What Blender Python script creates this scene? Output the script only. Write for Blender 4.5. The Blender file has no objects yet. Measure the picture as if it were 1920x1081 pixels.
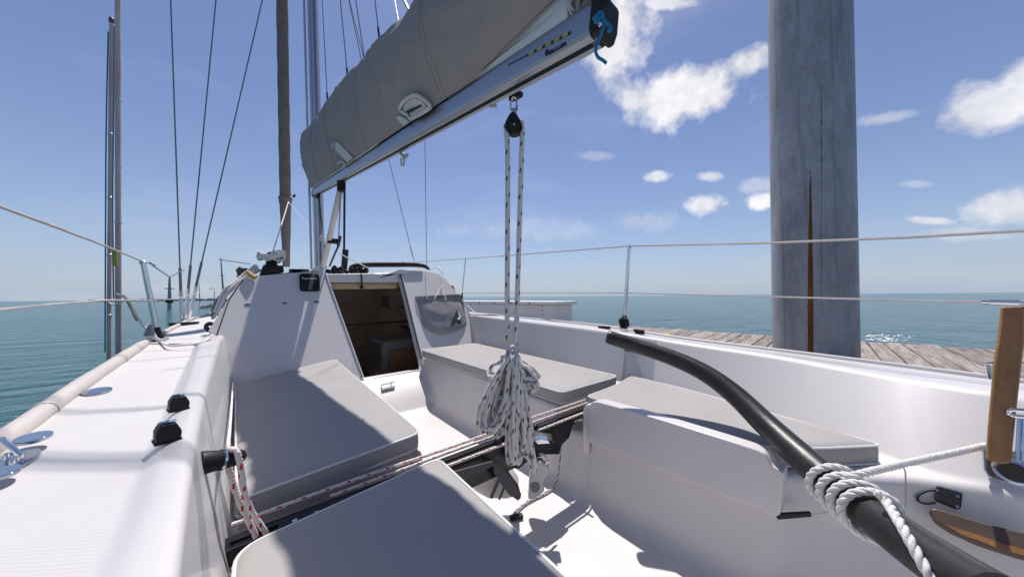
import bpy, math, random
import numpy as np
from mathutils import Vector, noise as mnoise

random.seed(7); np.random.seed(7)
# ------------------------------------------------------------------ camera, sky, sun, exposure
EYE = 1.25                       # metres above the water
F = 580.0                        # focal length in pixels of a 1920 wide frame
TH, PITCH, ROLL = math.radians(39.3), math.radians(1.5), math.radians(0.5)
SUN = Vector((0.25, 0.33, 1.0)).normalized()
SKY_STRENGTH, SUN_STRENGTH, EXPOSURE = 0.10, 4.95, 0.04

sc = bpy.context.scene
col = sc.collection
_f = np.array([math.sin(TH)*math.cos(PITCH), math.cos(TH)*math.cos(PITCH), math.sin(PITCH)])
_r = np.array([math.cos(TH), -math.sin(TH), 0.0])
_u = np.cross(_r, _f)
_c, _s = math.cos(ROLL), math.sin(ROLL)
RR, UU = _r*_c - _u*_s, _u*_c + _r*_s
def ray(px, py): return RR*((px-960)/F) + UU*((540.5-py)/F) + _f
def onh(px, py, h): d = ray(px, py); return d*(-h/d[2])          # on the level h below the eye
def ony(px, py, Y): d = ray(px, py); return d*(Y/d[1])
def onx(px, py, X): d = ray(px, py); return d*(X/d[0])
def ond(px, py, z): return ray(px, py)*z
def onb(px, py, off=0.0):                                         # on the raked cabin bulkhead
    d = ray(px, py); t = (2.45+.288-off)/(d[1]-.6*d[2]); return d*t
def V(*a): return np.array(a, float)

cam_d = bpy.data.cameras.new('camera'); cam = bpy.data.objects.new('camera', cam_d); col.objects.link(cam)
cam_d.sensor_width = 36; cam_d.lens = F/1920*36; cam_d.clip_start = 0.02; cam_d.clip_end = 20000
from mathutils import Matrix
m = Matrix((( RR[0], UU[0], -_f[0], 0), (RR[1], UU[1], -_f[1], 0), (RR[2], UU[2], -_f[2], EYE), (0,0,0,1)))
cam.matrix_world = m
sc.camera = cam
sc.view_settings.view_transform = 'Standard'; sc.view_settings.look = 'None'
sc.view_settings.exposure = EXPOSURE; sc.view_settings.gamma = 1.0; sc.view_settings.use_curve_mapping = False

def build_world():
    w = bpy.data.worlds.new('World'); sc.world = w; w.use_nodes = True
    nt = w.node_tree; nt.nodes.clear(); N = nt.nodes.new; L = nt.links.new
    def math_(op, a, b=None, clamp=False):
        n = N('ShaderNodeMath'); n.operation = op; n.use_clamp = clamp
        for i, v in enumerate((a, b)):
            if v is None: continue
            if isinstance(v, (int, float)): n.inputs[i].default_value = v
            else: L(v, n.inputs[i])
        return n.outputs[0]
    out = N('ShaderNodeOutputWorld'); bg = N('ShaderNodeBackground'); bg.inputs[1].default_value = SKY_STRENGTH
    sky = N('ShaderNodeTexSky'); sky.sky_type = 'NISHITA'; sky.sun_disc = False
    sky.sun_elevation = math.asin(SUN.z); sky.sun_rotation = math.atan2(SUN.x, SUN.y)
    sky.air_density = 1.0; sky.dust_density = 0.35; sky.ozone_density = 2.2; sky.altitude = 0
    tint = N('ShaderNodeMix'); tint.data_type = 'RGBA'; tint.blend_type = 'MULTIPLY'; tint.inputs[0].default_value = 1
    L(sky.outputs[0], tint.inputs[6]); tint.inputs[7].default_value = (1.02, 0.97, 1.10, 1)
    tc = N('ShaderNodeTexCoord'); d = tc.outputs['Generated']
    # pale maritime haze low over the whole horizon
    sz = N('ShaderNodeSeparateXYZ'); L(d, sz.inputs[0])
    hz_f = math_('MULTIPLY', math_('POWER', 2.718, math_('MULTIPLY', math_('MAXIMUM', sz.outputs[2], 0.0), -6.0)), .88)
    hm = N('ShaderNodeMix'); hm.data_type = 'RGBA'; L(hz_f, hm.inputs[0]); L(tint.outputs[2], hm.inputs[6]); hm.inputs[7].default_value = (3.9, 4.9, 6.3, 1)
    nz = N('ShaderNodeTexNoise'); nz.inputs['Scale'].default_value = 7; nz.inputs['Detail'].default_value = 9; nz.inputs['Roughness'].default_value = .6
    L(d, nz.inputs['Vector'])
    nz2 = N('ShaderNodeTexNoise'); nz2.inputs['Scale'].default_value = 26; nz2.inputs['Detail'].default_value = 6; nz2.inputs['Roughness'].default_value = .62
    L(d, nz2.inputs['Vector'])
    fld = math_('ADD', math_('MULTIPLY', math_('SUBTRACT', nz.outputs[0], .5), 1.9), math_('MULTIPLY', math_('SUBTRACT', nz2.outputs[0], .5), .95))
    blobs = [(1290,178,150,58,1,-.2),(1150,70,66,110,1,0),(1405,118,62,40,1,-.4),(1195,185,60,40,.9,.2),(1840,205,120,58,.9,-.25),(1925,150,80,60,.8,0),
             (1660,222,70,15,.5,-.15),(1890,388,95,42,.9,0),(1740,413,52,10,.8,.1),(1322,383,42,21,.95,-.2),(1432,377,30,17,.95,0),
             (1230,331,28,11,.8,0),(1331,330,30,12,.8,0),(1115,292,44,12,.3,0),(1250,6,60,14,.8,0),(1205,415,90,24,.25,0),
             (1420,348,40,14,.35,0),(1000,430,160,26,.2,0),(130,560,120,14,.12,0),(370,545,120,16,.12,0),(1800,440,120,16,.35,0),(1720,345,40,8,.3,0),
             (2500,200,300,110,.9,0),(2300,420,300,60,.8,0),(3400,350,500,140,.8,0),(-900,330,300,60,.5,0),(1700,-500,300,110,.8,.2),(700,-900,400,140,.5,0)]
    total = None
    for (px, py, rx, ry, am, sl) in blobs:
        c = ray(px, py); c = c/np.linalg.norm(c)
        u = ray(px+10, py-10*sl*-1)-ray(px, py); u -= c*(u@c); u /= np.linalg.norm(u)
        v = np.cross(c, u)
        k = np.linalg.norm(ray(px, py))
        ang = lambda a, ax: max(1e-3, abs(((ray(px+a*(ax==0), py+a*(ax==1))/k)-c)@(u if ax==0 else v)))
        ru, rv = ang(rx, 0), ang(ry, 1)
        def dot(vec):
            n = N('ShaderNodeVectorMath'); n.operation = 'DOT_PRODUCT'; L(d, n.inputs[0]); n.inputs[1].default_value = tuple(vec); return n.outputs['Value']
        uu = math_('POWER', math_('ABSOLUTE', math_('MULTIPLY', dot(u), 1/ru)), 2); vv = math_('POWER', math_('ABSOLUTE', math_('MULTIPLY', dot(v), 1/rv)), 2)
        r = math_('SQRT', math_('ADD', uu, vv))
        front = math_('GREATER_THAN', dot(c), 0.2)
        val = math_('ADD', math_('SUBTRACT', 1.0, r), fld)
        val = math_('MULTIPLY', math_('MULTIPLY', math_('MULTIPLY', val, 1.75, True), front), am)
        total = val if total is None else math_('MAXIMUM', total, val)
    # thin veil
    vmap = N('ShaderNodeMapping'); vmap.inputs['Scale'].default_value = (1.5, 1.5, 6); L(d, vmap.inputs[0])
    vn = N('ShaderNodeTexNoise'); vn.inputs['Scale'].default_value = 2.2; vn.inputs['Detail'].default_value = 6; L(vmap.outputs[0], vn.inputs['Vector'])
    veil = math_('MULTIPLY', math_('SUBTRACT', vn.outputs[0], .56, True), .45)
    total = math_('MAXIMUM', total, veil)
    cn = N('ShaderNodeMapRange'); L(math_('ADD', math_('MULTIPLY', nz.outputs[0], .65), math_('MULTIPLY', nz2.outputs[0], .35)), cn.inputs[0]); cn.inputs[1].default_value = .3; cn.inputs[2].default_value = .7
    cm = N('ShaderNodeMix'); cm.data_type = 'RGBA'; L(cn.outputs[0], cm.inputs[0])
    cm.inputs[6].default_value = (5.4, 5.5, 6.2, 1); cm.inputs[7].default_value = (10.5, 10.4, 10.6, 1)
    mx = N('ShaderNodeMix'); mx.data_type = 'RGBA'
    L(total, mx.inputs[0]); L(hm.outputs[2], mx.inputs[6]); L(cm.outputs[2], mx.inputs[7])
    L(mx.outputs[2], bg.inputs[0]); L(bg.outputs[0], out.inputs[0])
build_world()
sl = bpy.data.lights.new('sun', 'SUN'); sl.energy = SUN_STRENGTH; sl.angle = math.radians(.6); sl.color = (1, .955, .9)
so = bpy.data.objects.new('sun', sl); col.objects.link(so); so.location = (3, 3, 12)
so.rotation_euler = SUN.to_track_quat('Z', 'Y').to_euler()

# ------------------------------------------------------------------ materials
def mat(name, colr, rough=.5, metal=0., nscale=0, namt=0., bump=0., bscale=60., coat=0., spec=None, stretch=None, col2=None, translucent=0):
    m = bpy.data.materials.new(name); m.use_nodes = True; nt = m.node_tree; b = nt.nodes['Principled BSDF']
    N, L = nt.nodes.new, nt.links.new
    b.inputs['Base Color'].default_value = (*colr, 1); b.inputs['Roughness'].default_value = rough; b.inputs['Metallic'].default_value = metal
    if coat: b.inputs['Coat Weight'].default_value = coat; b.inputs['Coat Roughness'].default_value = .08
    if spec is not None: b.inputs['Specular IOR Level'].default_value = spec
    if nscale or bump:
        tc = N('ShaderNodeTexCoord'); mp = N('ShaderNodeMapping'); L(tc.outputs['Object'], mp.inputs[0])
        if stretch: mp.inputs['Scale'].default_value = stretch
    if nscale:
        n = N('ShaderNodeTexNoise'); n.inputs['Scale'].default_value = nscale; n.inputs['Detail'].default_value = 8; n.inputs['Roughness'].default_value = .6
        L(mp.outputs[0], n.inputs['Vector'])
        r = N('ShaderNodeMapRange'); L(n.outputs[0], r.inputs[0]); r.inputs[1].default_value = .3; r.inputs[2].default_value = .7
        mx = N('ShaderNodeMix'); mx.data_type = 'RGBA'; L(r.outputs[0], mx.inputs[0])
        c2 = col2 if col2 else tuple(c*(1-namt) for c in colr)
        mx.inputs[6].default_value = (*colr, 1); mx.inputs[7].default_value = (*c2, 1)
        L(mx.outputs[2], b.inputs['Base Color'])
        rr = N('ShaderNodeMapRange'); L(n.outputs[0], rr.inputs[0]); rr.inputs[3].default_value = max(0, rough-.08); rr.inputs[4].default_value = min(1, rough+.1)
        L(rr.outputs[0], b.inputs['Roughness'])
    if bump:
        n2 = N('ShaderNodeTexNoise'); n2.inputs['Scale'].default_value = bscale; n2.inputs['Detail'].default_value = 5
        L(mp.outputs[0], n2.inputs['Vector'])
        bp = N('ShaderNodeBump'); bp.inputs['Strength'].default_value = bump; bp.inputs['Distance'].default_value = .01
        L(n2.outputs[0], bp.inputs['Height']); L(bp.outputs[0], b.inputs['Normal'])
    return m

M = {}
M['gel'] = mat('gelcoat', (.635,.605,.595), .34, nscale=2.6, namt=.085, coat=.2, bump=.035, bscale=7)
M['gel_in'] = mat('gelcoat_liner', (.625,.595,.585), .42, nscale=3.4, namt=.10, bump=.03, bscale=14)
M['black'] = mat('black_plastic', (.012,.012,.014), .5, nscale=20, namt=.3, spec=.3)
M['blackalu'] = mat('black_anodised', (.016,.016,.018), .3, metal=.3, nscale=30, namt=.3)
M['alu'] = mat('aluminium', (.52,.53,.56), .34, metal=.9, nscale=8, namt=.15)
M['boomalu'] = mat('boom_aluminium', (.40,.43,.48), .36, metal=.8, nscale=5, namt=.12, stretch=(1,.2,3))
M['steel'] = mat('stainless', (.72,.72,.74), .12, metal=1)
M['steel_skytint'] = mat('stainless_sky_tint', (.40,.44,.52), .14, metal=1)  # reflection of the deep blue sky tinted into the steel's base colour
M['wire'] = mat('rigging_wire', (.22,.22,.25), .4, metal=.6)
M['cush'] = mat('cushion_fabric', (.35,.335,.325), .66, nscale=4, namt=.10, bump=.22, bscale=6, spec=.35)
M['cushside'] = M['cush']
M['piping'] = mat('piping', (.66,.65,.64), .5)
M['cover'] = mat('cover_canvas', (.35,.30,.288), .85, nscale=5, namt=.10, bump=.06, bscale=40, spec=.2)
M['coverlt'] = mat('cover_webbing', (.62,.59,.56), .7, nscale=15, namt=.15)
M['sail'] = mat('sailcloth', (.72,.70,.69), .7, nscale=10, namt=.1, bump=.2, bscale=30, stretch=(1,.1,6))
M['jib'] = mat('jib_sock', (.24,.19,.165), .85, nscale=9, namt=.3, bump=.5, bscale=20)
M['wood'] = mat('oiled_wood', (.33,.165,.052), .4, nscale=5, col2=(.19,.085,.028), bump=.12, bscale=30, stretch=(6,6,1), coat=.2)
M['wooddk'] = mat('dark_wood', (.105,.07,.05), .45, nscale=5, col2=(.06,.04,.03), stretch=(1,1,5))
M['woodin'] = mat('cabin_wood', (.30,.17,.08), .45, nscale=4, col2=(.19,.1,.045), stretch=(1,1,5))
M['woodlt'] = mat('pale_plywood_edge', (.62,.45,.26), .5, nscale=12, namt=.2, stretch=(1,1,5))
M['tan'] = mat('tan_lanyard', (.48,.33,.12), .7)
M['lining'] = mat('cabin_side_lining', (.62,.45,.32), .5, nscale=2, namt=.3, stretch=(1,.4,4))
M['grey'] = mat('grey_nylon', (.25,.24,.245), .6, nscale=18, namt=.08, bump=.4, bscale=22)
M['greydk'] = mat('dark_grey_patch', (.05,.048,.053), .6)
M['white'] = mat('white_paint', (.78,.78,.77), .4, nscale=4, namt=.08)
M['ropewhite'] = mat('white_cord', (.72,.70,.68), .8)
M['blue'] = mat('blue_cord', (.0,.16,.33), .7)
M['yellow'] = mat('yellow_print', (.5,.38,.02), .5)
M['blackprint'] = mat('black_print', (.01,.01,.012), .5)
M['rail'] = mat('toe_rail_coating', (.56,.51,.48), .55, nscale=7, namt=.15, bump=.1, bscale=40)
M['rock'] = mat('breakwater_rock', (.06,.055,.05), .9, nscale=1, namt=.4)
M['gelgrey'] = mat('grey_panel', (.3,.29,.29), .35, metal=.3)
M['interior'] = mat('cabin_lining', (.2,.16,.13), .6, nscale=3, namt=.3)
M['clear'] = mat('milky_vinyl', (.55,.54,.53), .25, nscale=8, namt=.1, bump=.3, bscale=12)
M['pad_reflect'] = mat('pad_painted_reflection', (.42,.36,.24), .15, metal=.6, nscale=30, col2=(.05,.045,.04), bump=.1, bscale=10)  # dark and yellow reflections painted into the pad's colour

def deck_mat():
    m = mat('nonskid_gelcoat', (.62,.59,.58), .5, nscale=3, namt=.08)
    nt = m.node_tree; N, L = nt.nodes.new, nt.links.new; b = nt.nodes['Principled BSDF']
    tc = N('ShaderNodeTexCoord')
    mp = N('ShaderNodeMapping'); mp.inputs['Rotation'].default_value = (0,0,.8); mp.inputs['Scale'].default_value = (230,230,0); L(tc.outputs['Object'], mp.inputs[0])
    ck = N('ShaderNodeTexVoronoi'); ck.inputs['Scale'].default_value = 1; ck.inputs['Randomness'].default_value = .1; L(mp.outputs[0], ck.inputs['Vector'])
    bp = N('ShaderNodeBump'); bp.inputs['Strength'].default_value = .22; bp.inputs['Distance'].default_value = .002
    L(ck.outputs[0], bp.inputs['Height']); L(bp.outputs[0], b.inputs['Normal'])
    return m
M['deck'] = deck_mat()

def rope_mat(name, base, fleck, pitch=.035, dense=.32, dirs=1, strands=2, w2=.42):
    """braided rope: slanted flecks laid out along the rope's own length (UV: around, metres along)"""
    m = bpy.data.materials.new(name); m.use_nodes = True; nt = m.node_tree; b = nt.nodes['Principled BSDF']
    N, L = nt.nodes.new, nt.links.new; b.inputs['Roughness'].default_value = .8; b.inputs['Specular IOR Level'].default_value = .25
    uv = N('ShaderNodeUVMap'); sp = N('ShaderNodeSeparateXYZ'); L(uv.outputs[0], sp.inputs[0])
    def mt(op, a, c=None):
        n = N('ShaderNodeMath'); n.operation = op
        for i, v in enumerate((a, c)):
            if v is None: continue
            if isinstance(v, (int, float)): n.inputs[i].default_value = v
            else: L(v, n.inputs[i])
        return n.outputs[0]
    u, v = sp.outputs[0], sp.outputs[1]
    a = mt('FRACT', mt('ADD', mt('MULTIPLY', v, 1/pitch), mt('MULTIPLY', u, dirs)))
    f1 = mt('LESS_THAN', a, dense)
    c = mt('FRACT', mt('ADD', mt('MULTIPLY', u, strands), mt('MULTIPLY', v, -.5/pitch)))
    f2 = mt('LESS_THAN', c, w2)
    f = mt('MULTIPLY', f1, f2)
    mx = N('ShaderNodeMix'); mx.data_type = 'RGBA'; L(f, mx.inputs[0]); mx.inputs[6].default_value = (*base, 1); mx.inputs[7].default_value = (*fleck, 1)
    L(mx.outputs[2], b.inputs['Base Color'])
    br = mt('ADD', mt('SINE', mt('MULTIPLY', mt('ADD', v, mt('MULTIPLY', u, .012)), 900)), mt('SINE', mt('MULTIPLY', mt('SUBTRACT', v, mt('MULTIPLY', u, .012)), 900)))
    bp = N('ShaderNodeBump'); bp.inputs['Strength'].default_value = .35; bp.inputs['Distance'].default_value = .001
    L(br, bp.inputs['Height']); L(bp.outputs[0], b.inputs['Normal'])
    return m
M['sheet'] = rope_mat('mainsheet_braid', (.60,.57,.54), (.07,.065,.07), .04, .4, w2=.25)
M['redrope'] = rope_mat('red_fleck_braid', (.68,.64,.60), (.55,.03,.03), .024, .5, w2=.27)
M['darkrope'] = rope_mat('black_fleck_braid', (.5,.46,.45), (.03,.02,.02), .016, .6)
M['strand'] = mat('three_strand_nylon', (.70,.68,.65), .75, nscale=60, namt=.15, bump=.3, bscale=120)

# ------------------------------------------------------------------ mesh builder
LOC = {}
class MB:
    def __init__(s): s.v = []; s.f = []; s.uv = []
    def add(s, vs, fs, uvs=None):
        n = len(s.v); s.v += [tuple(map(float, p)) for p in vs]
        s.f += [tuple(i+n for i in f) for f in fs]
        s.uv += uvs if uvs else [[(0,0)]*len(f) for f in fs]
        return s
    def box(s, c, size, ax=None):
        c = np.array(c, float); ax = np.eye(3) if ax is None else np.array(ax, float)
        vs = [c + ax[0]*x*size[0]/2 + ax[1]*y*size[1]/2 + ax[2]*z*size[2]/2 for z in (-1,1) for (x,y) in ((-1,-1),(1,-1),(1,1),(-1,1))]
        flip = np.linalg.det(ax) < 0
        fs = [(3,2,1,0),(4,5,6,7),(0,1,5,4),(1,2,6,5),(2,3,7,6),(3,0,4,7)]
        if flip: fs = [f[::-1] for f in fs]
        return s.add(vs, fs)
    def prism(s, pts, vec):
        pts = [np.array(p, float) for p in pts]; vec = np.array(vec, float); n = len(pts)
        nrm = sum((np.cross(pts[i]-pts[0], pts[i+1]-pts[0]) for i in range(1, n-1)), np.zeros(3))
        if nrm @ vec > 0: pts = pts[::-1]
        vs = pts + [p+vec for p in pts]
        fs = [tuple(range(n)), tuple(range(2*n-1, n-1, -1))] + [((i+1)%n, i, n+i, n+(i+1)%n) for i in range(n)]
        return s.add(vs, fs)
    def loft(s, rows, close=False, caps=False, flip=False):
        n = len(rows[0]); vs = [p for r in rows for p in r]; fs = []
        for i in range(len(rows)-1):
            for j in range(n if close else n-1):
                a, b = i*n+j, i*n+(j+1)%n
                fs.append((a, b, b+n, a+n) if not flip else (a, a+n, b+n, b))
        if caps:
            fs.append(tuple(range(n)) if flip else tuple(range(n-1,-1,-1)))
            k = (len(rows)-1)*n; fs.append(tuple(range(k+n-1,k-1,-1)) if flip else tuple(range(k, k+n)))
        return s.add(vs, fs)
    def tube(s, path, r, n=8, closed=False, caps=True, v0=0.0):
        P = [np.array(p, float) for p in path]; k = len(P)
        R = list(r) if hasattr(r, '__len__') else [r]*k
        T = []
        for i in range(k):
            a = P[(i-1)%k] if closed or i > 0 else P[i]; b = P[(i+1)%k] if closed or i < k-1 else P[i]
            t = b-a; T.append(t/(np.linalg.norm(t)+1e-12))
        nrm = np.cross(T[0], V(0,0,1)); 
        if np.linalg.norm(nrm) < .1: nrm = np.cross(T[0], V(1,0,0))
        nrm /= np.linalg.norm(nrm); vs = []; ln = [v0]
        for i in range(k):
            nrm = nrm - T[i]*(nrm@T[i]); nrm /= (np.linalg.norm(nrm)+1e-12); bi = np.cross(T[i], nrm)
            for j in range(n):
                a = 2*math.pi*j/n; vs.append(P[i] + (nrm*math.cos(a)+bi*math.sin(a))*R[i])
            if i: ln.append(ln[-1]+float(np.linalg.norm(P[i]-P[i-1])))
        fs = []; uvs = []
        for i in range(k if closed else k-1):
            i2 = (i+1)%k; l2 = ln[i2] if i2 else ln[-1]+.01
            for j in range(n):
                j2 = (j+1)%n; fs.append((i*n+j, i*n+j2, i2*n+j2, i2*n+j))
                uvs.append([(j/n, ln[i]), ((j+1)/n, ln[i]), ((j+1)/n, l2), (j/n, l2)])
        if caps and not closed:
            fs.append(tuple(range(n-1,-1,-1))); uvs.append([(0,0)]*n)
            fs.append(tuple(range((k-1)*n, k*n))); uvs.append([(0,0)]*n)
        return s.add(vs, fs, uvs)
    def lathe(s, p0, p1, prof, n=20):
        """prof: (t along p0->p1 in metres, radius)"""
        p0 = np.array(p0, float); d = np.array(p1, float)-p0; d /= np.linalg.norm(d)
        a = np.cross(d, V(0,0,1)); 
        if np.linalg.norm(a) < .1: a = np.cross(d, V(1,0,0))
        a /= np.linalg.norm(a); b = np.cross(d, a)
        rows = [[p0+d*t+(a*math.cos(2*math.pi*j/n)+b*math.sin(2*math.pi*j/n))*r for j in range(n)] for t, r in prof]
        return s.loft(rows, close=True, caps=True)
    def build(s, name, mt, parent=None, smooth=True, bevel=0, seg=2, ang=40, **tags):
        me = bpy.data.meshes.new(name)
        vs = np.array(s.v); off = V(0,0,EYE)
        if parent is not None: base = LOC[parent.name]
        else:
            lo, hi = vs.min(0), vs.max(0); base = V((lo[0]+hi[0])/2, (lo[1]+hi[1])/2, lo[2])+off
        me.from_pydata([tuple(p) for p in (vs+off-base)], [], s.f)
        uvl = me.uv_layers.new(name='UVMap'); flat = [c for f in s.uv for uvp in f for c in uvp]
        uvl.data.foreach_set('uv', flat)
        me.materials.append(mt); me.polygons.foreach_set('use_smooth', [smooth]*len(me.polygons))
        if smooth: me.set_sharp_from_angle(angle=math.radians(ang))
        o = bpy.data.objects.new(name, me); col.objects.link(o)
        if parent is not None: o.parent = parent; LOC[o.name] = base
        else: o.location = tuple(base); LOC[o.name] = base
        if bevel:
            bm = o.modifiers.new('bevel', 'BEVEL'); bm.width = bevel; bm.segments = seg; bm.limit_method = 'ANGLE'; bm.angle_limit = math.radians(30); bm.harden_normals = True
        tag(o, **tags); return o
def tag(o, label=None, cat=None, group=None, kind=None):
    if label: o['label'] = label
    if cat: o['category'] = cat
    if group: o['group'] = group
    if kind: o['kind'] = kind
    return o
def empty(name, loc, **tags):
    o = bpy.data.objects.new(name, None); col.objects.link(o); p = V(*loc)+V(0,0,EYE); o.location = tuple(p); LOC[o.name] = p
    o.empty_display_size = .1; return tag(o, **tags)
def text(body, name, size, origin, xdir, ydir, mt, parent, extrude=.0008, **tags):
    cu = bpy.data.curves.new(name, 'FONT'); cu.body = body; cu.size = size; cu.extrude = extrude; cu.align_x = 'CENTER'; cu.align_y = 'CENTER'
    x = np.array(xdir, float); x /= np.linalg.norm(x); y = np.array(ydir, float); y -= x*(x@y); y /= np.linalg.norm(y); z = np.cross(x, y)
    t_ = bpy.data.objects.new(name, cu); cu.materials.append(mt); col.objects.link(t_)
    bpy.context.view_layer.update(); me = bpy.data.meshes.new_from_object(t_.evaluated_get(bpy.context.evaluated_depsgraph_get())); bpy.data.objects.remove(t_)
    o = bpy.data.objects.new(name, me); col.objects.link(o)
    if not me.materials: me.materials.append(mt)
    p = np.array(origin, float)+V(0,0,EYE)-LOC[parent.name]
    o.parent = parent; o.matrix_local = Matrix(((x[0],y[0],z[0],p[0]),(x[1],y[1],z[1],p[1]),(x[2],y[2],z[2],p[2]),(0,0,0,1)))
    return tag(o, **tags)
def spline(pts, n=8, closed=False):
    P = [np.array(p, float) for p in pts]; k = len(P); out = []
    rng = range(k) if closed else range(k-1)
    for i in rng:
        p0 = P[(i-1)%k] if closed or i > 0 else 2*P[0]-P[1]; p1 = P[i]; p2 = P[(i+1)%k]
        p3 = P[(i+2)%k] if closed or i+2 < k else 2*P[-1]-P[-2]
        for j in range(n):
            t = j/n; out.append(.5*((2*p1)+(-p0+p2)*t+(2*p0-5*p1+4*p2-p3)*t*t+(-p0+3*p1-3*p2+p3)*t**3))
    if not closed: out.append(P[-1])
    return out
def interp(x, xs, ys): return np.interp(x, xs, ys)
def nz(p, s=1.0): return mnoise.noise(Vector((p[0]*s, p[1]*s, p[2]*s)))

# ------------------------------------------------------------------ the sea, the far shore
def water_mat():
    m = bpy.data.materials.new('sea_water'); m.use_nodes = True; nt = m.node_tree; b = nt.nodes['Principled BSDF']; N, L = nt.nodes.new, nt.links.new
    tc = N('ShaderNodeTexCoord')
    n0 = N('ShaderNodeTexNoise'); n0.inputs['Scale'].default_value = .02; n0.inputs['Detail'].default_value = 5
    mp0 = N('ShaderNodeMapping'); mp0.inputs['Scale'].default_value = (1,3,1); mp0.inputs['Rotation'].default_value = (0,0,.75); L(tc.outputs['Object'], mp0.inputs[0]); L(mp0.outputs[0], n0.inputs['Vector'])
    mx = N('ShaderNodeMix'); mx.data_type = 'RGBA'; L(n0.outputs[0], mx.inputs[0]); mx.inputs[6].default_value = (.012,.066,.078,1); mx.inputs[7].default_value = (.034,.14,.15,1)
    L(mx.outputs[2], b.inputs['Base Color']); b.inputs['Roughness'].default_value = .13; b.inputs['IOR'].default_value = 1.33
    b.inputs['Specular IOR Level'].default_value = .5
    mp = N('ShaderNodeMapping'); mp.inputs['Rotation'].default_value = (0,0,-.5); mp.inputs['Scale'].default_value = (1.0,2.6,1); L(tc.outputs['Object'], mp.inputs[0])
    hs = None
    for sc_, am in ((.35,1.1),(1.3,.5),(4.5,.16),(14,.045)):
        n = N('ShaderNodeTexNoise'); n.inputs['Scale'].default_value = sc_; n.inputs['Detail'].default_value = 3; n.inputs['Roughness'].default_value = .55; L(mp.outputs[0], n.inputs['Vector'])
        k = N('ShaderNodeMath'); k.operation = 'MULTIPLY'; L(n.outputs[0], k.inputs[0]); k.inputs[1].default_value = am
        if hs is None: hs = k.outputs[0]
        else:
            a = N('ShaderNodeMath'); a.operation = 'ADD'; L(hs, a.inputs[0]); L(k.outputs[0], a.inputs[1]); hs = a.outputs[0]
    bp = N('ShaderNodeBump'); bp.inputs['Strength'].default_value = 1.0; bp.inputs['Distance'].default_value = .34
    L(hs, bp.inputs['Height']); L(bp.outputs[0], b.inputs['Normal'])
    return m
wb = MB(); S = 9000
wb.add([(-S,-S,-EYE),(S,-S,-EYE),(S,S,-EYE),(-S,S,-EYE)], [(0,1,2,3)])
wb.build('sea', water_mat(), kind='structure', smooth=False)
# low breakwater along the horizon to port
bw = MB(); rows = []
for i in range(140):
    t = i/139; px = 165+t*290; d = ray(px, 563.); d = d/np.linalg.norm(d[:2]); dist = 420-60*t
    hgt = 1.3+.9*abs(nz((i*.31,0,0)))+.6*random.random()
    n_ = V(-d[1], d[0], 0); c = V(d[0]*dist, d[1]*dist, -EYE)
    f2 = V(d[0], d[1], 0)
    rows.append([c-f2*5+V(0,0,-.5), c-f2*2.5+V(0,0,hgt*.6), c+V(0,0,hgt), c+f2*3+V(0,0,hgt*.7), c+f2*6+V(0,0,-.5)])
bw.loft(rows, flip=True); bw.build('breakwater', M['rock'], kind='structure', smooth=False)
rk = MB(); rows = []
for i in range(40):
    t = i/39; px = 372+t*90; d = ray(px, 563.); d = d/np.linalg.norm(d[:2]); dist = 62
    hgt = (.42+.35*random.random())*math.sin(math.pi*min(1, t*3+.05)*.5)
    c = V(d[0]*dist, d[1]*dist, -EYE); f2 = V(d[0], d[1], 0)
    rows.append([c-f2*1.2+V(0,0,-.3), c-f2*.5+V(0,0,hgt*.6), c+V(0,0,hgt), c+f2+V(0,0,-.3)])
rk.loft(rows, flip=True); rk.build('rock_spit', M['rock'], kind='structure', smooth=False)
def far_mast(px, pyt, dist, r, label, lean=0, py0=562):
    d = ray(px, py0); d = d/np.linalg.norm(d[:2]); g = V(d[0]*dist, d[1]*dist, -EYE)
    dt = ray(px+lean, pyt); dt = dt/np.linalg.norm(dt[:2]); top = dt*dist
    e = empty('distant_mast', g, label=label, cat='mast', group='distant masts beyond the breakwater')
    MB().tube([g, (g+top)/2, top], [r, r*.8, r*.45], 6).build('pole', M['wire'], e)
    MB().tube([g*.35+top*.65-V(r*2,0,0), g*.35+top*.65+V(r*2,0,0)], r*.3, 5).build('spreader', M['wire'], e)
    MB().box(g+V(0,0,1.1), (3*r,3*r,.6)).build('foot', M['rock'], e, bevel=.1)
far_mast(318, 520, 60, .22, 'short dark post standing on the breakwater beside the port stanchion')
far_mast(421, 484, 60, .14, 'tall thin mast on the horizon just left of the cabin', lean=-7)
far_mast(375, 530, 200, .2, 'faint thin mast on the horizon right of the three shrouds', lean=-2)
far_mast(402, 540, 220, .18, 'small faint mast on the horizon near the cabin edge')

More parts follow.
